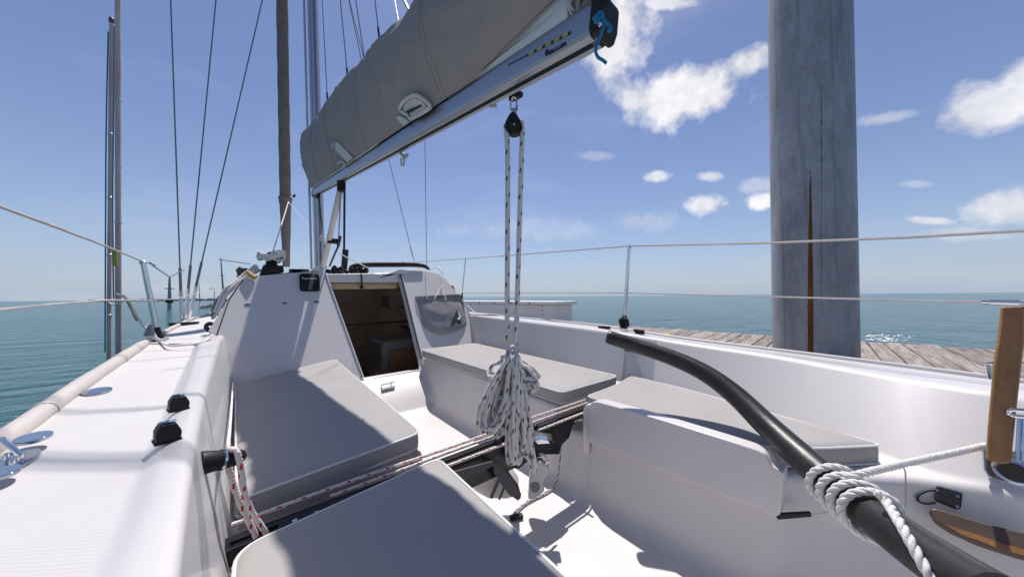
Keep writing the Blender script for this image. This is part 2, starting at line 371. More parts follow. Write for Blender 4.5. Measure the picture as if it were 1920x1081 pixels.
# ------------------------------------------------------------------ dock, piling, dock locker
a5 = math.radians(5.2); DX = V(math.cos(a5), math.sin(a5), 0); DY = V(-math.sin(a5), math.cos(a5), 0)
def dk(x, y, z): return DX*x + DY*y + V(0,0,z)
def plank_mat():
    m = mat('weathered_planks', (.34,.305,.29), .8, nscale=1)
    nt = m.node_tree; b = nt.nodes['Principled BSDF']; N, L = nt.nodes.new, nt.links.new
    tc = N('ShaderNodeTexCoord'); oi = N('ShaderNodeObjectInfo')
    mp = N('ShaderNodeMapping'); mp.inputs['Scale'].default_value = (1.2,16,6); L(tc.outputs['Object'], mp.inputs[0])
    ad = N('ShaderNodeVectorMath'); ad.operation = 'ADD'; L(mp.outputs[0], ad.inputs[0])
    cb = N('ShaderNodeCombineXYZ'); mu = N('ShaderNodeMath'); mu.operation = 'MULTIPLY'; mu.inputs[1].default_value = 60; L(oi.outputs['Random'], mu.inputs[0])
    L(mu.outputs[0], cb.inputs[0]); L(mu.outputs[0], cb.inputs[2]); L(cb.outputs[0], ad.inputs[1])
    n = N('ShaderNodeTexNoise'); n.inputs['Scale'].default_value = 2.2; n.inputs['Detail'].default_value = 9; n.inputs['Roughness'].default_value = .7; L(ad.outputs[0], n.inputs['Vector'])
    cr = N('ShaderNodeValToRGB'); cr.color_ramp.elements[0].position = .34; cr.color_ramp.elements[0].color = (.10,.08,.07,1)
    cr.color_ramp.elements[1].position = .62; cr.color_ramp.elements[1].color = (.36,.31,.28,1); L(n.outputs[0], cr.inputs[0])
    hs = N('ShaderNodeHueSaturation'); L(cr.outputs[0], hs.inputs['Color'])
    mr = N('ShaderNodeMapRange'); L(oi.outputs['Random'], mr.inputs[0]); mr.inputs[3].default_value = .78; mr.inputs[4].default_value = 1.15; L(mr.outputs[0], hs.inputs['Value'])
    L(hs.outputs[0], b.inputs['Base Color'])
    bp = N('ShaderNodeBump'); bp.inputs['Strength'].default_value = .5; bp.inputs['Distance'].default_value = .006; L(n.outputs[0], bp.inputs['Height']); L(bp.outputs[0], b.inputs['Normal'])
    return m
dock = empty('wooden_dock', dk(3.9, 2, -.62), label='weathered grey timber dock running alongside the starboard rail', cat='dock')
pm = plank_mat(); DW = .132; x0, x1 = 2.35, 5.62
def board(w, name='plank'):
    """one board with softened edges, a few nicks and a slight cup"""
    b = MB(); rows = []
    for i in range(7):
        x = -(x1-x0)/2 + (x1-x0)*i/6; j = (random.random()-.5)*.003
        rows.append([(x,-w/2,-.034),(x,-w/2+j,-.004),(x,-w/2+.004+j,0),(x,0,-.0015),(x,w/2-.004+j,0),(x,w/2+j,-.004),(x,w/2,-.034)])
    b.loft(rows, close=True, caps=True)
    me = bpy.data.meshes.new(name); me.from_pydata(b.v, [], b.f); me.materials.append(pm); me.polygons.foreach_set('use_smooth', [False]*len(me.polygons)); return me
boards = [board(DW-.009) for _ in range(5)]
for i in range(124):
    y = -5.0 + i*DW
    o = bpy.data.objects.new('plank', boards[i%5]); col.objects.link(o); o.parent = dock
    end = random.uniform(-.05, .05) + (random.choice([0,0,.06]) if random.random() < .2 else 0)
    p = dk((x0+x1)/2+end, y, -.57)+V(0,0,EYE)-LOC[dock.name]
    o.location = tuple(p + V(0,0,random.uniform(-.003,.002))); o.rotation_euler = (random.uniform(-.01,.01), 0, a5+random.uniform(-.003,.003))
for xx in (x0+.15, 3.9, x1-.15):
    MB().box(dk(xx, 3.1, -.57-.034-.09), (.09, 16.6, .17), (DX,DY,V(0,0,1))).build('joist', M['wooddk'], dock, smooth=False)
for yy in (-4.5,-1.5,4.5,8,11):
    for xx in (x0+.2, x1-.2): MB().lathe(dk(xx, yy, -2.5), dk(xx, yy, -.6), [(0,.09),(1.72,.09)], 12).build('post', M['wooddk'], dock)
MB().prism([dk(4.55,1.62,-.5662),dk(4.9,1.62,-.5662),dk(4.9,1.70,-.5662),dk(4.55,1.70,-.5662)], (0,0,.0012)).build('yellow_paint_mark', M['yellow'], dock)

def piling_mat():
    m = bpy.data.materials.new('galvanised_steel'); m.use_nodes = True; nt = m.node_tree; b = nt.nodes['Principled BSDF']; N, L = nt.nodes.new, nt.links.new
    tc = N('ShaderNodeTexCoord'); sp = N('ShaderNodeSeparateXYZ'); L(tc.outputs['Object'], sp.inputs[0])
    mp = N('ShaderNodeMapping'); mp.inputs['Scale'].default_value = (3,3,.8); L(tc.outputs['Object'], mp.inputs[0])
    n = N('ShaderNodeTexNoise'); n.inputs['Scale'].default_value = 2.2; n.inputs['Detail'].default_value = 10; n.inputs['Roughness'].default_value = .7; L(mp.outputs[0], n.inputs['Vector'])
    v = N('ShaderNodeTexVoronoi'); v.inputs['Scale'].default_value = 26; L(tc.outputs['Object'], v.inputs['Vector'])
    cr = N('ShaderNodeValToRGB'); e = cr.color_ramp.elements; e[0].position = .3; e[0].color = (.21,.22,.245,1); e[1].position = .72; e[1].color = (.42,.435,.47,1); L(n.outputs[0], cr.inputs[0])
    mv = N('ShaderNodeMix'); mv.data_type = 'RGBA'; mv.blend_type = 'OVERLAY'; mv.inputs[0].default_value = .10; L(cr.outputs[0], mv.inputs[6]); L(v.outputs['Color'], mv.inputs[7])
    mv2 = N('ShaderNodeHueSaturation'); mv2.inputs['Saturation'].default_value = .55; L(mv.outputs[2], mv2.inputs['Color'])
    # drip streaks, long in z
    mp2 = N('ShaderNodeMapping'); mp2.inputs['Scale'].default_value = (22,22,.5); L(tc.outputs['Object'], mp2.inputs[0])
    n2 = N('ShaderNodeTexNoise'); n2.inputs['Scale'].default_value = 1; n2.inputs['Detail'].default_value = 6; L(mp2.outputs[0], n2.inputs['Vector'])
    r2 = N('ShaderNodeMapRange'); L(n2.outputs[0], r2.inputs[0]); r2.inputs[1].default_value = .58; r2.inputs[2].default_value = .75
    d = N('ShaderNodeMix'); d.data_type = 'RGBA'; fm = N('ShaderNodeMath'); fm.operation = 'MULTIPLY'; fm.inputs[1].default_value = .55; L(r2.outputs[0], fm.inputs[0]); L(fm.outputs[0], d.inputs[0])
    L(mv2.outputs[0], d.inputs[6]); d.inputs[7].default_value = (.12,.12,.14,1)
    L(d.outputs[2], b.inputs['Base Color']); b.inputs['Roughness'].default_value = .55; b.inputs['Metallic'].default_value = .25
    bp = N('ShaderNodeBump'); bp.inputs['Strength'].default_value = .3; bp.inputs['Distance'].default_value = .01; L(n.outputs[0], bp.inputs['Height']); L(bp.outputs[0], b.inputs['Normal'])
    return m
pc = V(3.90,.455,0); PR = .287
PL = V(_r[0], _r[1], 0)*.018
def pcz(z): return pc + PL*(z+.57)
piling = empty('steel_piling', (pc[0],pc[1],-2.4), label='thick round galvanised steel piling with a rust streak rising from the dock', cat='piling')
pb = MB(); rows = []
for k in range(60):
    z = -2.4+k*.14
    rows.append([V(pcz(z)[0]+PR*math.cos(a), pcz(z)[1]+PR*math.sin(a), z) for a in [2*math.pi*j/96 for j in range(96)]])
pb.loft(rows, close=True, caps=True, flip=False); pb.build('pile_tube', piling_mat(), piling)
def pile_pt(px, py, r):
    d = ray(px, py); z = 0
    for _ in range(6):
        q = pcz(z); A = d[0]**2+d[1]**2; B = -2*(d[0]*q[0]+d[1]*q[1]); C = q[0]**2+q[1]**2-r*r
        t = (-B-math.sqrt(max(0,B*B-4*A*C)))/(2*A); z = t*d[2]
    return d*t
M['rust'] = mat('rust', (.22,.085,.022), .9, nscale=6, col2=(.10,.04,.012), bump=.4, bscale=60, stretch=(3,3,.6))
rb = MB(); L_, R_ = [], []
for i in range(30):
    t = i/29; y = 318+t*352; w = 1.0+9.5*min(1, t*1.5)**.7+ (nz((0,y*.05,0)))*1.6
    cx = 1519.5+t*.8
    a, b, c = pile_pt(cx-w*.55, y, PR+.0005), pile_pt(cx, y, PR+.003), pile_pt(cx+w*.5, y, PR+.0005); L_.append([a,b,c])
rb.loft(L_, flip=True); rb.build('rust_streak', M['rust'], piling)
sb = MB(); rows = []
for i in range(60):
    y = 160+i*7; w = .35+.9*abs(nz((1,y*.06,0)))+(1.1 if 200 < y < 330 and i%5==0 else 0)
    if 350 < y: w *= .6
    rows.append([pile_pt(1540.3-w, y, PR+.0005), pile_pt(1540.3, y, PR+.002), pile_pt(1540.3+w, y, PR+.0005)])
sb.loft(rows, flip=True); sb.build('seam_crack', mat('seam_black', (.10,.09,.10), .9), piling)

lk = empty('dock_locker', dk(5.0, 6, -.57), label='long white dock locker with overhanging lid past the starboard rail', cat='locker')
lk0 = (4.75, 3.72); lx1, ly1 = 5.42, 8.6
MB().box(dk((lk0[0]+lx1)/2, (lk0[1]+ly1)/2, -.57+.2), (lx1-lk0[0], ly1-lk0[1], .40), (DX,DY,V(0,0,1))).build('body', M['white'], lk, bevel=.02)
MB().box(dk((lk0[0]+lx1)/2, (lk0[1]+ly1)/2-.02, -.57+.435), (lx1-lk0[0]+.1, ly1-lk0[1]+.12, .065), (DX,DY,V(0,0,1))).build('lid', M['white'], lk, bevel=.012)
for k in range(8): MB().box(dk(lk0[0]-.052, lk0[1]+.55+k*.55, -.57+.43), (.012,.03,.03), (DX,DY,V(0,0,1))).build('hinge', M['black'], lk)
MB().tube([dk(lk0[0]-.02, lk0[1]+.55, -.45), dk(lk0[0]-.02, ly1-.1, -.45)], .035, 10).build('rub_rail', M['white'], lk)
for k in range(4): MB().box(dk(lk0[0]-.003, lk0[1]+.25, -.2-k*.08), (.008,.02,.02), (DX,DY,V(0,0,1))).build('bolt', M['black'], lk)

# ------------------------------------------------------------------ the sailing boat: hull, decks, cockpit, cabin
boat = empty('sailboat', (.72, 1.5, -EYE), label='white sailing boat seen from its cockpit with grey seat cushions and a bare deck', cat='sailboat')
def I(y, tab): return float(np.interp(y, [t[0] for t in tab], [t[1] for t in tab]))
toeX = [(-1.5,-.34),(0,-.372),(1.14,-.402),(1.54,-.421),(2.49,-.455),(4.1,-.51),(5.4,-.30),(7,.2),(8.2,.70)]
toeZ = [(-1.5,-.32),(0,-.305),(1.14,-.288),(1.54,-.265),(2.49,-.222),(4.1,-.2),(5.4,-.125),(8.2,.03)]
sbX = [(-1.5,1.74),(-.2,1.78),(-.06,1.8),(.25,1.82),(.73,1.83),(1.3,1.84),(2.9,1.87),(4.1,1.86),(5.4,1.70),(7,1.24),(8.2,.74)]
sbZ = [(-1.5,-.30),(-.2,-.270),(-.03,-.265),(.35,-.256),(.73,-.245),(1.3,-.208),(2.9,-.184),(4.1,-.16),(5.4,-.11),(8.2,.03)]
WELL = (.772, .952)
def seat_drop(y): return .085 if WELL[0] < y < WELL[1] else 0
def profile(y):
    p = []
    add = lambda x, z, r: p.append((x, z, r))
    add(I(y,toeX), I(y,toeZ), 0)
    cx = I(y,[(-1.5,-.10),(0,-.095),(.3,-.10),(.52,-.112),(.77,-.139),(1.34,-.183),(2.25,-.254),(2.5,-.27)])
    rise = I(y,[(-1,.0),(.45,.006),(.95,.022),(1.4,.027),(2.4,.03)])
    tz = I(y,[(-1.5,-.232),(1.2,-.23),(2.36,-.22)])
    ix = I(y,[(-1.5,-.02),(0,-.03),(.38,-.05),(.66,-.074),(1.18,-.108),(1.8,-.136),(2.36,-.163)])
    add(cx, tz-rise-.006, .006); add(cx+.022, tz-.003, .010); add(ix, tz, .022)
    dr = seat_drop(y)
    add(I(y,[(-1.5,-.005),(0,-.015),(.79,-.033),(.93,-.04),(1.7,-.078),(2.46,-.113)]), I(y,[(-1.5,-.50),(.9,-.512),(2.46,-.537)])-dr*.7, .02)
    add(I(y,[(-1.5,.35),(-.5,.36),(.3,.375),(.93,.402),(2.45,.425)]), -.478-dr, .022)
    add(I(y,[(-1.5,.42),(2.2,.46)]), -.80, .05)
    add(I(y,[(-1.5,1.36),(-.6,1.33),(-.2,1.28),(-.03,1.22),(.1,1.12),(.22,1.035),(.8,1.0),(1.57,.985),(2.2,.975)]), -.80, .06)
    add(I(y,[(-1.5,1.42),(-.6,1.385),(-.2,1.35),(-.03,1.31),(.1,1.18),(.215,1.07),(.8,1.055),(.95,1.03),(2.45,1.075)]), I(y,[(-.2,-.46),(-.03,-.475),(.2,-.484)])-dr, .02)
    add(I(y,[(-1.5,1.44),(-.6,1.40),(-.2,1.365),(-.03,1.345),(.05,1.39),(.4,1.475),(.9,1.555),(2.45,1.56)]), I(y,[(-.2,-.44),(-.03,-.47),(.2,-.486)])-dr, .03)
    add(I(y,[(-1.5,1.42),(-.6,1.45),(-.16,1.50),(-.026,1.56),(.19,1.60),(.312,1.61),(.655,1.62),(1.15,1.62),(2.52,1.60)]),
        I(y,[(-1.5,-.27),(-.16,-.261),(-.026,-.262),(.19,-.252),(.312,-.244),(.655,-.232),(1.15,-.205),(2.52,-.172)]), .022)
    add(I(y,sbX), I(y,sbZ), 0)
    return p
def fillet(p, K=5):
    out = []; marks = []
    for i, (x, z, r) in enumerate(p):
        if r == 0: out.append((x,z)); marks.append((len(out)-1,)*2); continue
        a = np.array(p[i-1][:2])-(x,z); b = np.array(p[i+1][:2])-(x,z)
        la, lb = np.linalg.norm(a), np.linalg.norm(b); q = min(r, la*.45, lb*.45)
        A = np.array((x,z))+a/la*q; B = np.array((x,z))+b/lb*q; C = np.array((x,z)); s = len(out)
        for k in range(K):
            t = k/(K-1); out.append(tuple((1-t)**2*A+2*t*(1-t)*C+t*t*B))
        marks.append((s, s+K-1))
    return out, marks
ys = [-1.5,-1,-.6,-.35,-.2,-.12,-.06,-.02,.03,.08,.13,.18,.215,.25,.3,.4,.55,.7,.770,.774,.80,.9,.95,.954,1.0,1.2,1.45,1.7,1.95,2.2,2.35,2.42,2.5]
prof = [fillet(profile(y)) for y in ys]; marks = prof[0][1]
def strip(name, i0, i1, mt, **k):
    yy_ = ys+[2.58,2.66] if name == 'coaming' else ys
    pp_ = prof+[fillet(profile(y)) for y in (2.58,2.66)] if name == 'coaming' else prof
    rows = [[V(x, y, z) for (x, z) in pr[0][i0:i1+1]] for y, pr in zip(yy_, pp_)]
    b = MB().loft(rows, flip=True)
    if name == 'coaming' and i0 < 20:
        b.add(rows[-1]+[rows[-1][-1]+V(-.05,0,0), rows[-1][0]+V(0,0,-.15)], [tuple(range(len(rows[-1])+2))])
    return b.build(name, mt, boat, ang=50, **k)
strip('side_deck', 0, marks[1][0], M['deck'], label='port side deck with fine non-skid texture')
cm_p = strip('coaming', marks[1][0], marks[4][0], M['gel'], label='port coaming ridge')
strip('seat', marks[4][0], marks[5][0], M['gel_in'], label='port cockpit seat')
strip('footwell', marks[5][0], marks[8][0], M['gel_in'])
strip('seat', marks[8][0], marks[9][0], M['gel_in'], label='starboard cockpit seat')
strip('coaming', marks[9][0], marks[10][1], M['gel'], label='tall starboard coaming')
strip('side_deck', marks[10][1], marks[11][0], M['gel'], label='starboard gunwale')
# forward end of the footwell, under the companionway
rows = []
for (y, z) in [(1.96,-.8),(2.04,-.798),(2.09,-.788),(2.125,-.765),(2.15,-.73),(2.30,-.64),(2.375,-.590),(2.392,-.583),(2.46,-.5825)]:
    rows.append([V(x, y+.012*abs(x-.72)**2, z) for x in np.linspace(.36, 1.13, 9)])
MB().loft(rows, flip=True).build('footwell_front', M['gel_in'], boat, ang=60)
# soft fillet in the two forward corners
for sx in (1, -1):
    rows = []
    for z in np.linspace(-.795, -.50, 10):
        yb = np.interp(z, [-.8,-.73,-.64,-.583,-.5], [2.13,2.15,2.30,2.39,2.43])
        xb = (np.interp(z, [-.8,-.5], [.985,1.066]) if sx > 0 else np.interp(z, [-.8,-.5], [.46,.42]))
        rows.append([V(xb-sx*(.055*(1-math.sin(t))) , yb-.055*(1-math.cos(t)), z) for t in np.linspace(0, math.pi/2, 6)])
    MB().loft(rows, flip=sx<0).build('corner_fillet', M['gel_in'], boat, ang=60)
# hull skin
def hull_side(X, Z, s):
    rows = []
    for y in [-1.5,-.6,.3,1.2,2.4,3.4,4.1,5,6,7,7.7,8.2]:
        x, z = I(y,X), I(y,Z); cin = .72
        rows.append([V(x, y, z-.004), V(x-s*.004, y, z-.03), V(x+(cin-x)*.03, y, z-.35), V(x+(cin-x)*.1, y-.03, -1.1), V(x+(cin-x)*.35, y-.1, -1.55)])
    MB().loft(rows, flip=(s>0)).build('hull_side', M['gel'], boat)
hull_side(toeX, toeZ, -1); hull_side(sbX, sbZ, 1)
pr0 = prof[0][0]
MB().prism([V(x,-1.5,z) for x, z in pr0][::-1] + [V(-.2,-1.5,-1.5), V(1.6,-1.5,-1.5)], (0,-.04,0)).build('transom', M['gel'], boat, smooth=False)
# side decks beside the cabin and the foredeck
cabX = [(2.4,-.24),(4.0,-.16),(4.8,.05),(5.3,.25)]
def fdeck(side):
    rows = []
    for y in np.linspace(2.44, 5.3, 16):
        if side < 0: x0_, z0_, x1_ = I(y,toeX), I(y,toeZ), I(y,cabX)+.02
        else: x0_, z0_, x1_ = I(y,sbX), I(y,sbZ), 1.44-I(y,cabX)-.02
        k_ = min(1,max(0,(y-2.44)/.8)) if side < 0 else 1; zi = (-.253-z0_)*(1-k_)+.022*k_
        rows.append([V(x0_+(x1_-x0_)*t, y, z0_+zi*(math.sin(t*math.pi/2) if k_ > .5 else t)) for t in np.linspace(0,1,6)])
    MB().loft(rows, flip=(side<0)).build('side_deck', M['deck'], boat, label='port side deck beside the cabin' if side < 0 else 'starboard side deck beside the cabin')
fdeck(-1); fdeck(1)
rows = [[V(I(y,toeX)+(I(y,sbX)-I(y,toeX))*t, y, I(y,toeZ)+.07*math.sin(t*math.pi)) for t in np.linspace(0,1,12)] for y in np.linspace(5.3,8.2,10)]
MB().loft(rows, flip=True).build('foredeck', M['deck'], boat)
# toe rail: thick padded part aft, thin strip forward
pts = [V(I(y,toeX)+.006, y, I(y,toeZ)+.006) for y in np.linspace(-1.4, 2.42, 40)]
tr = MB().tube(pts, [.0215+.0007*math.sin(i*1.3) for i in range(39)]+[.015], 14).build('toe_rail', M['rail'], boat, label='thick padded port toe rail')
for yy in (.55, 1.32, 1.95):
    a = V(I(yy,toeX)+.006, yy, I(yy,toeZ)+.006); b = V(I(yy+.012,toeX)+.006, yy+.012, I(yy+.012,toeZ)+.006)
    MB().lathe(a, b, [(0,.0225),(.004,.0235),(.012,.0225)], 16).build('joint_ring', M['rail'], tr)
pts = [V(I(y,toeX)+.01, y, I(y,toeZ)+.012) for y in np.linspace(2.5, 8.1, 50)]
MB().tube(pts, .013, 8).build('toe_rail', M['rail'], boat, label='thin forward port toe rail')
pts = [V(I(y,sbX)-.01, y, I(y,sbZ)+.004) for y in np.linspace(-1.4, 8.1, 60)]
MB().tube(pts, .009, 8).build('toe_rail', M['gel'], boat, label='starboard toe rail')

# --- cabin
def bz(x, z, off=0): return V(x, 2.45+.6*(z+.48)-off*.857, z+off*.515)     # a point on the raked bulkhead plane, off = proud of it
bn = V(0,-.857,.515)
lp = [(437,716),(420,672),(402,636),(390,620),(405,596),(430,556),(447,530),(456,522),(480,516.5),(530,512),(572,509),(592,507),(609,507),(640,590),(668,672),(681,712)]
P = [onb(*q) for q in lp]
P = [bz(-.19,-.62)]+P[1:]+[bz(.60,-.62)]
P[0] = bz(-.20, -.60); P[1] = onb(420, 672); 
MB().prism(P, -bn*.035).build('bulkhead', M['gel'], boat, bevel=.007, seg=3, label='port cabin bulkhead with instrument cover')
rp = [(745,509),(752,505),(775,504),(802,508),(822,513),(836,522),(852,544),(870,572),(884,590),(892,640)]
P = [onb(*q) for q in rp]+[bz(1.62,-.60), bz(1.0,-.62)]
P = P + [onb(790.5, 694)]
MB().prism(P, -bn*.035).build('bulkhead', M['gel'], boat, bevel=.007, seg=3, label='starboard cabin bulkhead with hanging pouch')
MB().prism([bz(.50,-.578), bz(1.06,-.571), bz(1.06,-.64), bz(.50,-.64)], -bn*.05).build('sill', M['gel'], boat, bevel=.006)
# frame rails round the companionway
for (xa, xb) in ((747,792.5),(753,797)):
    a, b = onb(xa, 512, .006), onb(xb, 690, .006)
    MB().tube([a, b], .0055, 6).build('washboard_slide', M['gelgrey'] if xa == 747 else M['gel'], boat)
a, b = onb(750, 512, .004), onb(794.5, 690, .004); MB().tube([a,b], .004, 6).build('slide_gasket', M['black'], boat)
a, b = onb(610.5, 512, .004), onb(681.5, 708, .004); MB().tube([a,b], .006, 6).build('washboard_slide', M['gel'], boat)
# shell
sec = [(-.235,-.20),(-.20,-.12),(-.13,.06),(-.085,.135),(-.03,.17),(.2,.205),(.40,.222),(.72,.240),(1.0,.245),(1.25,.245),(1.40,.225),(1.47,.18),(1.55,.0),(1.64,-.16),(1.655,-.20)]
rows = []
for k, (yf, sc_, hz) in enumerate([(0,1,1),(1.0,.97,1.0),(2.0,.86,.98),(2.5,.74,.9),(2.8,.66,.5),(2.95,.6,-.02)]):
    row = []
    for (x, z) in sec:
        y = 2.45+.6*(z+.48)+.03 if k == 0 else None
        xx = .71+(x-.71)*sc_; zz = -.2+(z+.2)*hz
        yy = (2.45+.6*(z+.48)+.03) if k == 0 else 2.45+.4+yf+(.15 if k > 3 else .0)
        row.append(V(xx, yy, zz-(.004 if k == 0 else 0)))
    rows.append(row)
# roof leaves the companionway free: split the shell into port, starboard and forward panels
MB().loft([r[:7] for r in rows], flip=True).build('cabin_side', M['gel'], boat, ang=60, label='port side of the cabin')
MB().loft([r[8:] for r in rows], flip=True).build('cabin_side', M['gel'], boat, ang=60, label='starboard side of the cabin')
def rmix(k, t): return [rows[k][j]*(1-t)+rows[k+1][j]*t for j in range(6,9)]
MB().loft([rows[1][6:9], rmix(1,.12)], flip=True).build('coach_roof', M['gel'], boat, ang=60)
MB().loft([rmix(1,.62)]+[r[6:9] for r in rows[2:]], flip=True).build('coach_roof', M['gel'], boat, ang=60)  # gap between the two roof panels is invented to let daylight into the cabin
hz_ = MB()
A, B = ony(604,529.5,2.86), ony(752,529.5,2.86); t0, t1 = ony(604,513.5,2.86), ony(750,511.5,2.86)
hatch = MB().prism([A, B, t1, t0], (0,1.15,.015)).build('hatch', M['gel'], boat, bevel=.008, seg=3)
A2, B2 = ony(611,530,2.88), ony(745,530,2.88)
MB().prism([A2, B2, B2+V(0,0,-.052), A2+V(0,0,-.052)], (0,.9,0)).build('hatch_trim', M['woodlt'], hatch, smooth=False)
MB().tube([ony(677,513,2.84), ony(678,522,2.845), ony(678,537,2.86)], .006, 6).build('hatch_lanyard', M['black'], hatch)
MB().lathe(ony(678,535,2.85), ony(678,541,2.85), [(0,.008),(.006,.016),(.02,.016),(.026,.008)], 12).build('hatch_knob', M['black'], hatch)
g = MB().prism([ony(700,524,2.86), ony(752,513,2.86), ony(795,508,2.86), ony(750,504,2.86)], (0,.6,0)).build('hatch_garage', M['gel'], boat, bevel=.004)
# lining: inward facing room
x0_, x1_, yb, z0_, z1_ = -.10, 1.56, 4.75, -.98, .118
lin = MB()
def bulk_y(z): return 2.45+.6*(z+.48)+.05
lin.add([V(x1_,bulk_y(z0_)+.02,z0_),V(x1_-.25,yb,z0_),V(x1_-.25,yb,z1_),V(x1_,bulk_y(z1_),z1_)], [(0,1,2,3)])
lin.build('lining', M['lining'], boat, smooth=False, label='dark wooden cabin side lining')
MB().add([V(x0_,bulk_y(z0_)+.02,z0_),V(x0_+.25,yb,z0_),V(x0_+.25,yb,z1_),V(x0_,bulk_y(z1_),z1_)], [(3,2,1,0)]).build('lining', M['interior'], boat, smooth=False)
MB().add([V(x0_+.25,yb,z0_),V(x1_-.25,yb,z0_),V(x1_-.25,yb,z1_),V(x0_+.25,yb,z1_)], [(0,1,2,3)]).build('forward_partition', M['lining'], boat, smooth=False)
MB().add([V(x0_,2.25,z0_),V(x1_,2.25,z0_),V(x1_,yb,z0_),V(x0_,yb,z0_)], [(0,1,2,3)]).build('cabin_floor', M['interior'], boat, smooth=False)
MB().add([V(x0_,2.86,z1_),V(x1_,2.86,z1_),V(x1_,3.95,z1_),V(x0_,3.95,z1_)], [(3,2,1,0)]).build('cabin_ceiling', M['woodlt'], boat, smooth=False)  # stops short so daylight from the added roof gap reaches the cabin
MB().box((.9,3.6,-.28), (1.1,.02,.02)).build('shelf_fiddle', M['wooddk'], boat)
for z in (-.12,-.36,-.6): MB().box((1.40,3.9,z), (.05,1.8,.018), (V(.99,-.14,0),V(.14,.99,0),V(0,0,1))).build('shelf', M['wooddk'], boat, bevel=.004)
# wooden locker just inside, starboard
def yq(px, py, y=2.95): return ony(px, py, y)
q = [yq(716,646),yq(722,640.5),yq(800,632),yq(800,720),yq(716,716)]
gl = MB().prism(q, (0,.5,0)).build('galley_locker', M['gelgrey'], boat, bevel=.012, seg=3)
q = [yq(728,657,2.93),yq(800,649,2.93),yq(800,716,2.93),yq(728,714,2.93)]
MB().prism(q, (0,.03,0)).build('locker_door', M['woodin'], gl, bevel=.003)
MB().tube([yq(716,712,2.93),yq(716,648,2.93),yq(719,643,2.93),yq(724,640,2.93),yq(800,631,2.93)], .008, 8).build('rim', M['woodin'], gl)
win = MB().prism([ony(711,562,4.3),ony(716,556,4.3),ony(744,553,4.3),ony(750,574,4.3),ony(716,573,4.3)], (0,.02,0)).build('side_window', M['gelgrey'], boat, smooth=False)
MB().tube([ony(711,562,4.28),ony(716,556,4.28),ony(744,553,4.28),ony(750,574,4.28),ony(716,573,4.28)], .012, 6, closed=True).build('window_frame', M['alu'], win)

# instrument cover, small fittings on the port bulkhead
def rrect(c, xa, ya, w, h, r, n=5):
    out = []
    for sx, sy, a0 in ((1,1,0),(-1,1,90),(-1,-1,180),(1,-1,270)):
        for k in range(n):
            a = math.radians(a0+90*k/(n-1)); out.append(c+xa*(sx*(w/2-r)+r*math.cos(a))+ya*(sy*(h/2-r)+r*math.sin(a)))
    return out
up = V(0,.515,.857)
c = onb(580.5, 530.5); wd = np.linalg.norm(onb(599,531)-onb(561.5,531)); ht = np.linalg.norm(onb(580,515)-onb(580,546.5))
ic = MB().prism(rrect(c, V(1,0,0), up, wd, ht, .022), bn*.02).build('instrument_cover', M['black'], boat, bevel=.004)
text('Raymarine', 'lettering', .023, c+bn*.0215+up*.028, V(1,0,0), up, M['white'], ic)
for q in ((464.5,571),(533.5,568.5),(593,565.5)):
    c = onb(*q); e = MB().prism(rrect(c, V(1,0,0), up, .036, .016, .0075), bn*.003).build('vent_slot', M['steel'], boat)
    MB().prism(rrect(c+bn*.003, V(1,0,0), up, .017, .009, .004), bn*.0015).build('slot_hole', M['black'], e)
# serial plate under the sill
def fw(px, py):
    d = ray(px, py); a, b = V(0,2.15,-.73), V(0,2.30,-.64); n = V(0, b[2]-a[2], -(b[1]-a[1])); t = (n@a)/(n@d); return d*t
q = [fw(713.5,722.5), fw(739,716.2), fw(740.3,728.5), fw(715,734.5)]
nn = np.cross(q[1]-q[0], q[3]-q[0]); nn /= -np.linalg.norm(nn); nn = nn if nn[1] < 0 else -nn
q = [p+nn*.010 for p in q]
pl = MB().prism(q, nn*.006).build('maker_plate', M['grey'], boat, bevel=.002)
cc = sum(q)/4; xd = (q[1]-q[0])/np.linalg.norm(q[1]-q[0]); yd = (q[0]-q[3])/np.linalg.norm(q[0]-q[3])
for dx, w, h in ((-.014,.052,.016),(.036,.014,.024)): MB().box(cc+nn*.0065+xd*dx-yd*.002, (w,h,.0018), (xd,yd,nn)).build('plate_window', M['gelgrey'], pl)

# --- things moulded or screwed to the cockpit
# raised locker lid on the starboard seat front
def lidp(px, py, X=1.036): return onx(px, py, X)
ld = [lidp(1103,770),lidp(1104,760),lidp(1110,753),lidp(1120,752),lidp(1180,768),lidp(1260,792),lidp(1350,820),lidp(1420,843),lidp(1434,850),lidp(1441,860),lidp(1447,872),lidp(1462,882),
      lidp(1470,884), lidp(1462,968,1.024), lidp(1452,969,1.024), lidp(1380,938,1.02), lidp(1290,902,1.018), lidp(1200,866,1.016), lidp(1103,828,1.014)]
MB().prism(ld, (.05,0,0)).build('locker_lid', M['gel'], boat, bevel=.008, seg=3, label='raised white locker lid on the starboard seat front')
MB().prism([lidp(1092,768,1.045),lidp(1098,757,1.045),lidp(1104,757,1.045),lidp(1104,850,1.03),lidp(1092,850,1.03)], (.04,0,0)).build('seat_end_lip', M['gel'], boat, bevel=.008, seg=3)
